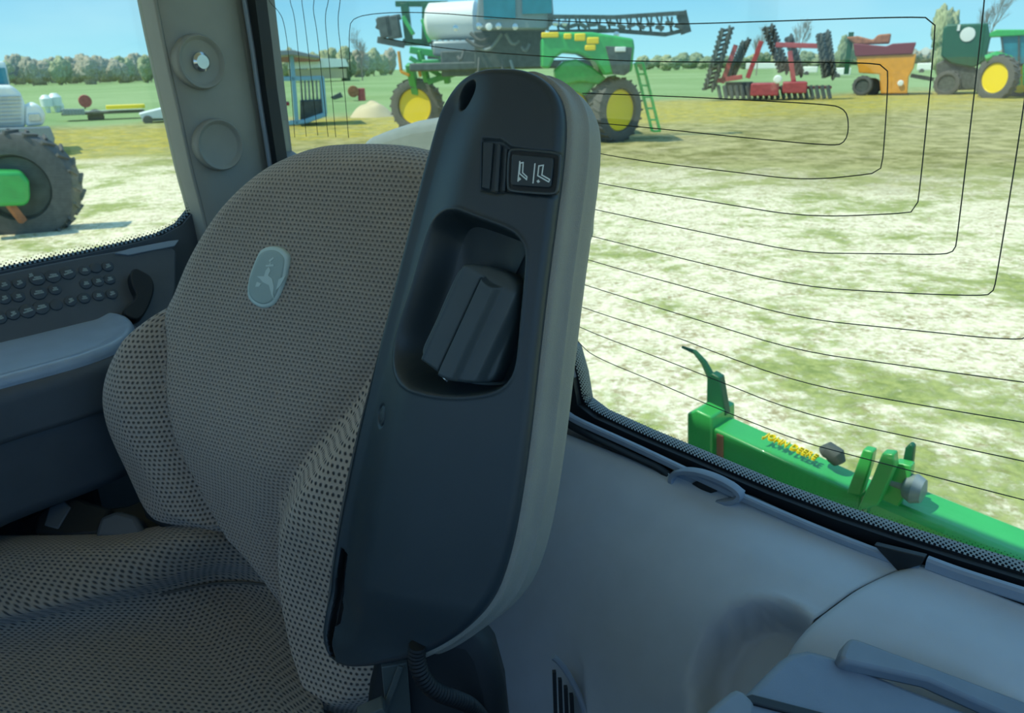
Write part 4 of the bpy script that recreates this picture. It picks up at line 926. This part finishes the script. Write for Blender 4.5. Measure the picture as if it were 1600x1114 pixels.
part(sp_, 'ladder', 'green_paint', lambda m_: ([m_.bar(cz(992+o, 98, -3), cz(1019+o, 205, -3), .14, .08) for o in (0, 12)], [m_.bar(cz(993+27*k/6, 98+107*k/6, -3), cz(1005+27*k/6, 98+107*k/6, -3), .1, .06) for k in range(7)]))
part(sp_, 'rear_frame', 'green_paint', lambda m_: ([m_.bar(cz(*a, 2.6), cz(*b_, 2.9), w_) for a, b_, w_ in [((640, 78), (712, 88), .25), ((650, 104), (722, 100), .3), ((655, 78), (668, 128), .22), ((690, 80), (700, 130), .22), ((715, 90), (722, 118), .2), ((668, 128), (720, 112), .22), ((640, 90), (700, 125), .18)]], qbox(m_, L, 660, 92, 722, 112, 2.2, 3.0)), bev=.03)
part(sp_, 'rear_mast', 'green_dark', lambda m_: ([m_.bar(cz(*a, 3.4), cz(*b_, 3.4), w_) for a, b_, w_ in [((632, 5), (640, 70), .3), ((665, 5), (664, 72), .25), ((618, 6), (700, 6), .2), ((630, 66), (672, 66), .25)]]), bev=.02)
part(sp_, 'mast_brace', 'green_paint', lambda m_: (m_.bar(cz(630, 26, 3.1), cz(646, 54, 3.1), .3, .15), m_.bar(cz(660, 30, 3.1), cz(672, 66, 3.1), .28, .15)), bev=.02)
part(sp_, 'boom_rack', 'grime', lambda m_: ([m_.bar(cz(*a, 3.2), cz(*b_, 3.2), w_) for a, b_, w_ in [((588, 34), (626, 26), .2), ((600, 26), (606, 58), .5), ((612, 26), (618, 60), .5), ((590, 62), (632, 70), .25), ((588, 40), (596, 44), .2)]]), bev=.03)
part(sp_, 'light_bracket', 'orange_paint', lambda m_: (m_.bar(cz(623, 80, 2.6), cz(627, 112, 2.6), .28, .1), m_.bar(cz(627, 112, 2.6), cz(640, 118, 2.6), .35, .1)), bev=.02)
part(sp_, 'marker_light', 'orange_paint', lambda m_: m_.bar(cz(655, 110, 2.6), cz(657, 120, 2.6), .15, .1))
def truss(m_):
    u = [(856, 26), (960, 27), (1070, 20)]; lo_ = [(858, 50), (960, 48), (1040, 54), (1066, 48)]
    for d in (-1.0, -.5):
        for q in (u, lo_):
            for a, b_ in zip(q[:-1], q[1:]): m_.bar(cz(*a, d), cz(*b_, d), .13)
        for k in range(26):
            x = 858+k*8; m_.bar(cz(x, 26, d), cz(x+(8 if k % 2 else -2), 49, d), .06)
    for k in range(14): x = 860+k*15; m_.bar(cz(x, 36+(k % 3)*3, -1.1), cz(x+12, 38+(k % 2)*6, -1.1), .22, .12)
    m_.bar(cz(1064, 18, -.8), cz(1072, 52, -.8), .35, .3)
part(sp_, 'spray_boom', 'grime', truss)
part(sp_, 'boom_far', 'grime', lambda m_: [m_.bar(cz(672+k*9, 50, 4), cz(678+k*9, 92, 4), .07) for k in range(18)]+[m_.bar(cz(668, y, 4), cz(850, y+2, 4), .12) for y in (52, 66, 90)])
for (x, y) in [(963, 54), (868, 36), (882, 36), (712, 44)]: part(sp_, 'nozzle_cap', 'chrome', lambda m_: m_.lathe(cz(x, y, -1.5), (0, -1, 0), [(-.05, .06), (.02, .1), (.03, 0)], 14))
# ---------------------------------------------------------------- red tillage implement
L = Loc(1205, 156); cz = L.p
im = L.root('tillage_implement', 'red tillage implement with dark wings folded upright, on the grass', 'farm implement')
def wing(pa, pb, wpx, d, nm='wing'):
    def f(m_):
        a, c = cz(*pa, d), cz(*pb, d); dx = nrm(c-a); k = wpx*L.D/1280
        for s_ in (-.5, .5):
            for dd in (-.35, .35): m_.bar(a+np.array([s_*k, dd, 0]), c+np.array([s_*k, dd, 0]), .22)
        for i in range(13):
            q = a+(c-a)*(i+.5)/13; m_.bar(q+np.array([-k*.75, -.5, -.1]), q+np.array([k*.75, .5, .15]), .2, .16)
            m_.lathe(q+np.array([(-1)**i*k*.4, -.5, 0]), (1, .3, 0), [(-.04, 0), (-.02, .32), (.02, .32), (.04, 0)], 12)
    part(im, nm, 'grime', f)
wing((1136, 44), (1108, 140), 12, 0); wing((1166, 64), (1142, 120), 8, 1.5); wing((1200, 42), (1226, 112), 10, 1.0); wing((1286, 52), (1296, 120), 12, 0); wing((1232, 58), (1250, 116), 6, 2.0)
for a, b_ in [((1150, 70), (1128, 130)), ((1190, 64), (1168, 122)), ((1212, 70), (1282, 72)), ((1234, 80), (1240, 128)), ((1120, 126), (1160, 120))]:
    part(im, 'lift_arm', 'red_paint', lambda m_: m_.bar(cz(*a, -.3), cz(*b_, -.3), .28, .3), bev=.03)
part(im, 'main_frame', 'red_paint', lambda m_: (qbox(m_, L, 1172, 130, 1218, 150, -1.5, 1), qbox(m_, L, 1222, 128, 1262, 146, -1.0, 1.5), qbox(m_, L, 1130, 134, 1300, 141, .5, 1.2)), bev=.06)
part(im, 'tool_bar', 'grime', lambda m_: ([m_.bar(cz(1122+k*9, 134, -.5), cz(1126+k*9, 154, -.8), .15, .2) for k in range(20)], qbox(m_, L, 1132, 128, 1176, 150, 0, 1)))
part(im, 'hub_disc', 'white_paint', lambda m_: m_.lathe(cz(1215, 124, -1.6), (0, -1, 0), [(-.1, .1), (0, .26), (.06, .2), (.07, 0)], 18))
# ---------------------------------------------------------------- orange spreader
L = Loc(1382, 148); cz = L.p
so = L.root('orange_spreader', 'orange hopper spreader with a maroon top rim, between implement and baler', 'spreader')
part(so, 'hopper', 'orange_paint', lambda m_: qprism(m_, L, [(1338, 88), (1432, 84), (1428, 106), (1420, 120), (1418, 146), (1376, 146), (1374, 116), (1342, 114)], -1.2, 2.0), bev=.06)
part(so, 'top_rim', 'maroon', lambda m_: qprism(m_, L, [(1333, 68), (1385, 72), (1395, 68), (1432, 66), (1426, 84), (1336, 88)], -1.3, 2.1), bev=.05)
part(so, 'load', 'rust', lambda m_: qprism(m_, L, [(1322, 58), (1340, 56), (1364, 62), (1372, 54), (1393, 52), (1390, 68), (1336, 70)], 0, 1.8), bev=.1)
wheel(so, cz(1348, 134, -1.0), 14*L.D/1280, .5, (-.2, -1, 0), 'grime', lugs=14); wheel(so, cz(1362, 136, 1.0), 13*L.D/1280, .5, (-.2, -1, 0), 'grime', lugs=14)
part(so, 'drawbar', 'grime', lambda m_: m_.bar(cz(1424, 118, 0), cz(1458, 124, .5), .25))
part(so, 'conveyor', 'green_dark', lambda m_: qbox(m_, L, 1318, 50, 1334, 116, .5, 1.2))
part(so, 'skid', 'grime', lambda m_: m_.bar(cz(1376, 148, -.8), cz(1420, 148, -.8), .2))
part(so, 'white_light', 'white_paint', lambda m_: m_.lathe(cz(1407, 130, -1.3), (0, -1, 0), [(0, .2), (.05, .16), (.06, 0)], 14))
part(so, 'rear_light', 'white_paint', lambda m_: m_.lathe(cz(1446, 80, 0), (0, -1, 0), [(-.1, .2), (.05, .25), (.06, 0)], 14))
# ---------------------------------------------------------------- dark green baler
L = Loc(1500, 146.5); cz = L.p
ba = L.root('round_baler', 'dark green square-bodied baler with a white round badge, beside the tractor', 'baler')
part(ba, 'body', 'green_dark', lambda m_: qprism(m_, L, [(1474, 44), (1480, 38), (1544, 36), (1548, 60), (1540, 96), (1520, 106), (1486, 100), (1470, 88)], -1.2, 2.2), bev=.12, seg=3)
part(ba, 'lower_body', 'grime', lambda m_: (qprism(m_, L, [(1462, 100), (1478, 92), (1520, 104), (1536, 112), (1530, 140), (1466, 142)], -1.0, 1.6), ), bev=.1)
wheel(ba, cz(1480, 130, -1.4), 17*L.D/1280, .5, (-.2, -1, 0), 'grime', lugs=16)
part(ba, 'badge', 'white_paint', lambda m_: m_.lathe(cz(1512, 54, -1.22), (0, -1, 0), [(0, .45), (.04, .43), (.05, 0)], 24))
part(ba, 'lamp', 'white_paint', lambda m_: qbox(m_, L, 1495, 38, 1501, 48, -1.3, -1.2))
# ---------------------------------------------------------------- green tractor at the right edge
L = Loc(1570, 152); cz = L.p
gt = L.root('green_tractor', 'green tractor with yellow wheel rims at the right edge of the picture', 'tractor')
wheel(gt, cz(1558, 122, -1.2), 30*L.D/1280, .6, (-.75, -1, 0), lugs=20); wheel(gt, cz(1680, 128, -1.0), 24*L.D/1280, .5, (-.75, -1, 0), lugs=18)
wheel(gt, cz(1600, 124, 1.6), 28*L.D/1280, .6, (-.75, -1, 0), lugs=20)
part(gt, 'fender', 'green_paint', lambda m_: m_.tube([cz(x, y, -1.0) for x, y in [(1540, 92), (1556, 86), (1576, 92), (1587, 108), (1588, 134)]], .22, 8))
part(gt, 'hood', 'green_paint', lambda m_: qprism(m_, L, [(1598, 100), (1700, 104), (1706, 132), (1598, 134)], -.8, .6), bev=.08)
part(gt, 'cab_roof', 'green_paint', lambda m_: qprism(m_, L, [(1546, 52), (1556, 46), (1620, 46), (1626, 54), (1546, 58)], -1, 1), bev=.05)
part(gt, 'cab_glass', 'teal_glass', lambda m_: qprism(m_, L, [(1566, 56), (1618, 56), (1614, 100), (1570, 98)], -.8, .8))
part(gt, 'cab_post', 'grime', lambda m_: [m_.bar(cz(*a, -.85), cz(*b_, -.85), .1) for a, b_ in [((1564, 54), (1570, 100)), ((1592, 54), (1592, 100)), ((1620, 54), (1616, 100))]])
# ---------------------------------------------------------------- far left: truck, tractor front wheel, yard equipment
L = Loc(20, 246); cz = L.p
tk = L.root('white_truck', 'white conventional lorry with long bonnet and grey bumper at the left edge', 'truck')
part(tk, 'bonnet', 'white_paint', lambda m_: qprism(m_, L, [(-70, 140), (-30, 133), (18, 133), (32, 145), (40, 165), (40, 200), (-70, 200)], 0, 2.6), bev=.12, seg=3)
part(tk, 'cab', 'white_paint', lambda m_: qprism(m_, L, [(-90, 100), (-20, 94), (8, 96), (16, 134), (16, 160), (-90, 160)], 1.6, 3.8), bev=.08)
part(tk, 'windscreen', 'teal_glass', lambda m_: qprism(m_, L, [(-40, 106), (8, 106), (14, 132), (-40, 132)], 1.5, 1.62))
part(tk, 'grille', 'grey_metal', lambda m_: [qbox(m_, L, -40, 150+k*6, 34, 153+k*6, -.1, .1) for k in range(8)])
part(tk, 'wing', 'white_paint', lambda m_: qprism(m_, L, [(40, 166), (52, 160), (64, 166), (72, 180), (68, 196), (40, 198)], -.1, 1.6), bev=.1, seg=3)
part(tk, 'headlamp', 'chrome', lambda m_: qbox(m_, L, 46, 177, 62, 190, -.18, 0), bev=.02)
part(tk, 'bumper', 'grey_metal', lambda m_: qprism(m_, L, [(-60, 202), (78, 198), (86, 216), (84, 232), (-60, 236)], -.5, .1), bev=.04)
part(tk, 'mirror', 'grime', lambda m_: (m_.bar(cz(24, 118, 1.6), cz(28, 104, 1.6), .16, .1), m_.bar(cz(14, 116, 1.6), cz(26, 112, 1.6), .05)))
wheel(tk, cz(66, 222, .9), 20*L.D/1280, .35, (1, -.3, 0), 'grey_metal', lugs=0); wheel(tk, cz(-60, 222, .9), 20*L.D/1280, .35, (-1, -.3, 0), 'grey_metal', lugs=0)
L = Loc(30, 362); cz = L.p
ft = L.root('parked_tractor', 'parked tractor of which only a big lugged front wheel and green hub show', 'tractor')
rW = 74*L.D/1240
wheel(ft, cz(34, 290, 0), rW, .62, nrm((-.35, -1, 0)), 'grime', rimf=.55, lugs=20)
part(ft, 'hub', 'green_paint', lambda m_: qprism(m_, L, [(-30, 268), (34, 268), (46, 284), (48, 312), (40, 322), (-30, 324)], -.62, -.1), bev=.07, seg=3)
part(ft, 'axle', 'rust', lambda m_: (m_.bar(cz(14, 318, -.5), cz(36, 346, -.4), .10, .1), m_.bar(cz(-60, 300, -.4), cz(0, 300, -.4), .3, .3)))
part(ft, 'bonnet', 'green_paint', lambda m_: qprism(m_, L, [(-330, 190), (-90, 190), (-76, 210), (-80, 270), (-330, 280)], .2, 1.2), bev=.08)
wheel(ft, cz(-130, 296, 1.9), rW, .62, nrm((.35, 1, 0)), 'grime', rimf=.55, lugs=20)
# distant yard items on the left
def small(px, py, name, label, cat, parts, group=None):
    global L, cz
    L = Loc(px, py); cz = L.p; r = L.root(name, label, cat, group)
    for nm, mt, f in parts: part(r, nm, mt, f, bev=.03)
    return r
small(200, 186, 'header_trailer', 'long low trailer carrying a yellow-topped harvester header, in the far field', 'trailer', [
  ('bed', 'grime', lambda m_: qbox(m_, L, 96, 172, 226, 181, 0, 1.5)), ('header', 'yellow_paint', lambda m_: qbox(m_, L, 166, 163, 226, 171, 0, 1.2)), ('wheel', 'tyre', lambda m_: m_.lathe(cz(150, 183, .4), (0, -1, 0), [(-.3, .45), (0, .45), (.02, 0)], 16)), ('rail', 'white_paint', lambda m_: qbox(m_, L, 130, 170, 222, 174, -.2, 0)),
  ('coulter_row', 'grey_metal', lambda m_: [qbox(m_, L, 98+k*5, 170, 101+k*5, 180, -.3, 0) for k in range(7)])])
small(250, 192, 'white_tank_trailer', 'low white rounded tank trailer right of the long trailer', 'trailer', [
  ('tank', 'white_paint', lambda m_: qprism(m_, L, [(217, 178), (250, 170), (262, 168), (300, 168), (300, 184), (222, 186)], 0, 1.6)), ('wheel', 'tyre', lambda m_: m_.lathe(cz(231, 188, -.1), (0, -1, 0), [(-.2, .25), (0, .25), (.02, 0)], 14)), ('skirt', 'grey_metal', lambda m_: qbox(m_, L, 222, 184, 300, 190, .1, 1.4))])
for i, (x, y, s_) in enumerate([(74, 158, 9), (88, 156, 10), (94, 166, 7)]):
    L = Loc(84, 176); cz = L.p
    if i == 0: wt = L.root('seed_tanks', 'cluster of round white tanks standing in the far field behind the truck', 'tank')
    part(wt, 'tank', 'white_paint', lambda m_: m_.lathe((cz(x, y+s_, i*.6)[0], i*.6, 0), Z, [(0, s_*.3*L.D/1280), (cz(x, y+s_, i*.6)[2], s_*.4*L.D/1280), (cz(x, y+s_, i*.6)[2]+.02, s_*.8*L.D/1280), (s_*1.2*L.D/1280+cz(x, y+s_, i*.6)[2], s_*.85*L.D/1280), (s_*1.7*L.D/1280+cz(x, y+s_, i*.6)[2], s_*.4*L.D/1280), (s_*1.75*L.D/1280+cz(x, y+s_, i*.6)[2], 0)], 20))
small(133, 170, 'orange_marker', 'small orange round marker in the far field', 'marker', [('post', 'grime', lambda m_: m_.bar(cz(133, 172), cz(133, 160), .12)), ('disc', 'red_paint', lambda m_: m_.lathe(cz(133, 158, -.1), (0, -1, 0), [(0, .5), (.08, .45), (.09, 0)], 16))])
# blue frame cart with dark bin
small(450, 198, 'blue_frame_cart', 'tall light blue steel frame cart with a flat roof, left behind the sprayer', 'cart', [
  ('frame', 'blue_paint', lambda m_: [m_.bar(cz(*a, d), cz(*b_, d), .2) for d in (0, 2.4) for a, b_ in [((455, 80), (464, 195)), ((503, 120), (508, 178)), ((404, 196), (476, 190)), ((476, 190), (510, 178)), ((405, 124), (505, 122))]]),
  ('roof', 'grey_metal', lambda m_: qprism(m_, L, [(390, 80), (458, 78), (500, 88), (500, 92), (455, 86), (390, 92)], -.5, 2.8)),
  ('bin', 'grime', lambda m_: qprism(m_, L, [(470, 158), (508, 156), (510, 178), (478, 192), (470, 190)], .3, 2.0)),
  ('side_screen', 'grey_metal', lambda m_: [m_.bar(cz(470+k*6, 122, 1), cz(472+k*6, 158, 1), .09) for k in range(6)]),
  ('red_load', 'red_paint', lambda m_: (qbox(m_, L, 424, 160, 452, 166, .6, 2), qbox(m_, L, 432, 168, 446, 182, .5, 1.5)))])
small(500, 128, 'long_shed', 'long low farm shed with a white roof, far left of the sprayer', 'shed', [
  ('roof', 'roof_white', lambda m_: qprism(m_, L, [(450, 96), (458, 90), (540, 92), (545, 104), (450, 108)], 0, 12)), ('wall', 'wall_beige', lambda m_: qbox(m_, L, 452, 107, 541, 124, .5, 11)), ('end_roof', 'rust', lambda m_: qprism(m_, L, [(405, 84), (462, 82), (500, 92), (500, 96), (405, 98)], -2, 0))])
small(555, 158, 'rusty_baler', 'rusty brown round machine on the grass, left of the sprayer', 'farm machine', [
  ('drum', 'rust', lambda m_: m_.lathe(cz(552, 143, 0), (0, -1, 0), [(-1.4, 0), (-1.4, .42), (0, .46), (.02, 0)], 20)), ('side_frame', 'red_paint', lambda m_: qbox(m_, L, 560, 138, 570, 158, .1, 1.2)), ('hitch', 'grime', lambda m_: qprism(m_, L, [(516, 152), (532, 144), (536, 152), (522, 156)], 0, .8))])
def mound(px, py, w_, h_, mt, label, nm='dirt_pile'):
    Lc = Loc(px, py); r_ = w_*Lc.D/1280/2; h = h_*Lc.D/1280; V = []; F = []; n = 28; k = 10
    for i in range(k):
        for j in range(n):
            a = 2*math.pi*j/n; rr = r_*(1-i/(k-1)); q = (1-(rr/r_)**2)
            z = h*q*(1+.35*mnoise.noise(Vector((math.cos(a)*2*rr/r_, math.sin(a)*2*rr/r_, px)))); V.append((rr*math.cos(a), rr*math.sin(a), z-.02))
    for i in range(k-1):
        for j in range(n): F.append((i*n+j, i*n+(j+1) % n, (i+1)*n+(j+1) % n, (i+1)*n+j))
    o = mobj(nm, V, F, mt, None, local=True); o.location = Vector(Lc.o); return tag(o, label, 'pile')
mound(582, 182, 70, 22, 'wall_beige', 'pale tan heap of soil on the grass left of the sprayer wheel')
# long pale trailers beyond the implement
for i, (x0, x1, y0, y1, lab) in enumerate([(1165, 1230, 97, 108, 'long pale trailer far behind the left wings of the red implement'), (1252, 1278, 104, 114, 'short white trailer far behind the red implement'), (1300, 1330, 106, 118, 'white low trailer between red implement and orange spreader'), (1432, 1482, 98, 110, 'pale grey trailer between orange spreader and baler')]):
    L = Loc((x0+x1)/2, y1+3); cz = L.p; r = L.root('farm_trailer', lab, 'trailer', 'pale trailers parked in the distance')
    part(r, 'body', 'roof_white', lambda m_: qbox(m_, L, x0, y0, x1, y1, 0, 2.5), bev=.1); part(r, 'wheel', 'tyre', lambda m_: m_.lathe(cz(x0+8, y1+1.2, -.1), (0, -1, 0), [(-.3, .4), (0, .4), (.02, 0)], 12))
# ---------------------------------------------------------------- trees
def crown_mesh(seed, m, sx=1, sz=1):
    bm = bmesh.new(); rr = random.Random(seed)
    for i in range(9):
        a = rr.uniform(0, 6.28); r = rr.uniform(.0, .55); zc = rr.uniform(-.35, .5)
        s = rr.uniform(.38, .62)
        g_ = bmesh.ops.create_icosphere(bm, subdivisions=4, radius=s, matrix=Matrix.Translation((math.cos(a)*r, math.sin(a)*r, zc)))
        for v in g_['verts']:
            p = v.co; n = mnoise.noise(p*3.1+Vector((seed, 0, 0)))*.28+mnoise.noise(p*9+Vector((0, seed, 0)))*.24+mnoise.noise(p*21+Vector((0, seed, 0)))*.18; c = Vector((math.cos(a)*r, math.sin(a)*r, zc)); v.co = c+(p-c)*(1+n)
    me = bpy.data.meshes.new('crown'); bm.to_mesh(me); bm.free(); me.materials.append(MT[m]); me.polygons.foreach_set('use_smooth', [True]*len(me.polygons)); return me
CR = {k: [crown_mesh(s, k) for s in (1, 2, 3)] for k in ('crown_green', 'crown_grey', 'crown_dark')}
def bare_mesh(seed):
    rr = random.Random(seed); m_ = MB()
    def grow_(p, d, L_, r, lev):
        q = p+d*L_; m_.tube([p, (p+q)/2+np.array([rr.uniform(-1, 1), rr.uniform(-1, 1), 0])*L_*.06, q], [r, r*.8, r*.6], 4, False)
        if lev == 0: return
        for _ in range(4 if lev > 1 else 5):
            nd = nrm(d*1.1+np.array([rr.uniform(-1, 1), rr.uniform(-1, 1), rr.uniform(-.15, .7)])*.9); grow_(p+d*L_*rr.uniform(.45, 1), nd, L_*rr.uniform(.55, .75), r*.5, lev-1)
    grow_(np.zeros(3), np.array([0, 0, 1.]), .38, .022, 5)
    V = np.array(m_.V); V[:, 2] /= V[:, 2].max(); V[:, :2] /= np.abs(V[:, :2]).max()
    me = bpy.data.meshes.new('branches'); me.from_pydata(V.tolist(), [], m_.F); me.materials.append(MT['bark']); return me
BARE = [bare_mesh(11), bare_mesh(12)]
def bare_tree(px, base, D_, wpx, hpx, label, k):
    r = ray(px, base); az = math.atan2(r[0], r[1]); sc = D_/1290
    root = empty('bare_tree', (math.sin(az)*D_, math.cos(az)*D_, 0), label, 'tree', None, rz=k*1.3)
    c = bpy.data.objects.new('branches', BARE[k % 2]); COL.objects.link(c); c.parent = root; c.scale = (wpx*sc*.5, wpx*sc*.5, hpx*sc); return root
tm = MB(); tm.tube([(0, 0, 0), (.02, 0, .5), (0, 0, 1)], [.05, .035, .02], 8); tobj = None
def tree(px, base, D_, wpx, hpx, kind, label, group, k):
    """stands on the ground D_ metres away under pixel column px"""
    r = ray(px, base); az = math.atan2(r[0], r[1]); sc = D_/1290
    root = empty('tree', (math.sin(az)*D_, math.cos(az)*D_, 0), label, 'tree', group, rz=k*1.3)
    global tobj
    Hh = hpx*sc; Ww = wpx*sc
    if tobj is None: tobj = tm.build('trunk', 'bark', root); t = tobj
    else: t = tobj.copy(); COL.objects.link(t); t.parent = root
    t.scale = (Hh*.5, Hh*.5, Hh*.6)
    c = bpy.data.objects.new('crown', CR[kind][k % 3]); COL.objects.link(c); c.parent = root; c.location = (0, 0, Hh*.44); c.scale = (Ww*.58, Ww*.58, Hh*.55)
    return root
rt = random.Random(5); k = 0
for x in range(-30, 300, 9):
    k += 1; tree(x+rt.uniform(-3, 3), 130, (275, 300, 325, 350, 375)[k%5], rt.uniform(22, 29), rt.uniform(31, 39), rt.choice(['crown_grey', 'crown_grey', 'crown_green']), 'bare greyish tree in the wood edge far beyond the left window', 'trees of the far wood seen through the side window', k)
for x in range(404, 620, 13):
    k += 1; tree(x+rt.uniform(-3, 3), 122, (290, 312, 334, 356, 378)[k%5], rt.uniform(22, 30), rt.uniform(28, 44), rt.choice(['crown_grey', 'crown_green']), 'hazy tree in the row behind shed and sprayer', 'trees behind the shed and the sprayer', k)
for (x, y0, wp, hp2, kd, D_, lb) in [(566, 118, 44, 78, 'crown_grey', 200, 'tall bare tree just left of the sprayer mast'), (540, 118, 28, 50, 'crown_green', 205, 'smaller green tree left of the tall bare one'), (1182, 112, 40, 74, 'crown_grey', 150, 'bare tree behind the left wings of the red implement'), (1245, 112, 34, 78, 'crown_grey', 155, 'bare tree behind the middle of the red implement'), (1316, 110, 24, 54, 'crown_dark', 145, 'dark tree just left of the orange spreader'),
        (1468, 110, 38, 92, 'crown_green', 130, 'yellow-green tree behind the left side of the baler'), (1536, 110, 56, 118, 'crown_grey', 140, 'tall bare tree rising behind the baler')]:
    k += 1
    if kd == 'crown_grey': bare_tree(x, y0, D_, wp, hp2, lb, k)
    else: tree(x, y0, D_, wp, hp2, kd, lb, None, k)
for x in range(1005, 1345, 12):
    k += 1; tree(x+rt.uniform(-3, 3), 108, (270, 292, 314, 336, 358)[k%5], rt.uniform(20, 28), rt.uniform(14, 30 if x < 1100 else 22), rt.choice(['crown_green', 'crown_dark']), 'low green tree on the horizon behind the red implement', 'low trees along the right horizon', k)
for x in range(1350, 1700, 13):
    k += 1; tree(x+rt.uniform(-3, 3), 106, (270, 292, 314, 336, 358)[k%5], rt.uniform(20, 28), rt.uniform(12, 24), rt.choice(['crown_grey', 'crown_dark']), 'low tree on the horizon behind spreader and baler', 'low trees behind spreader and baler', k)
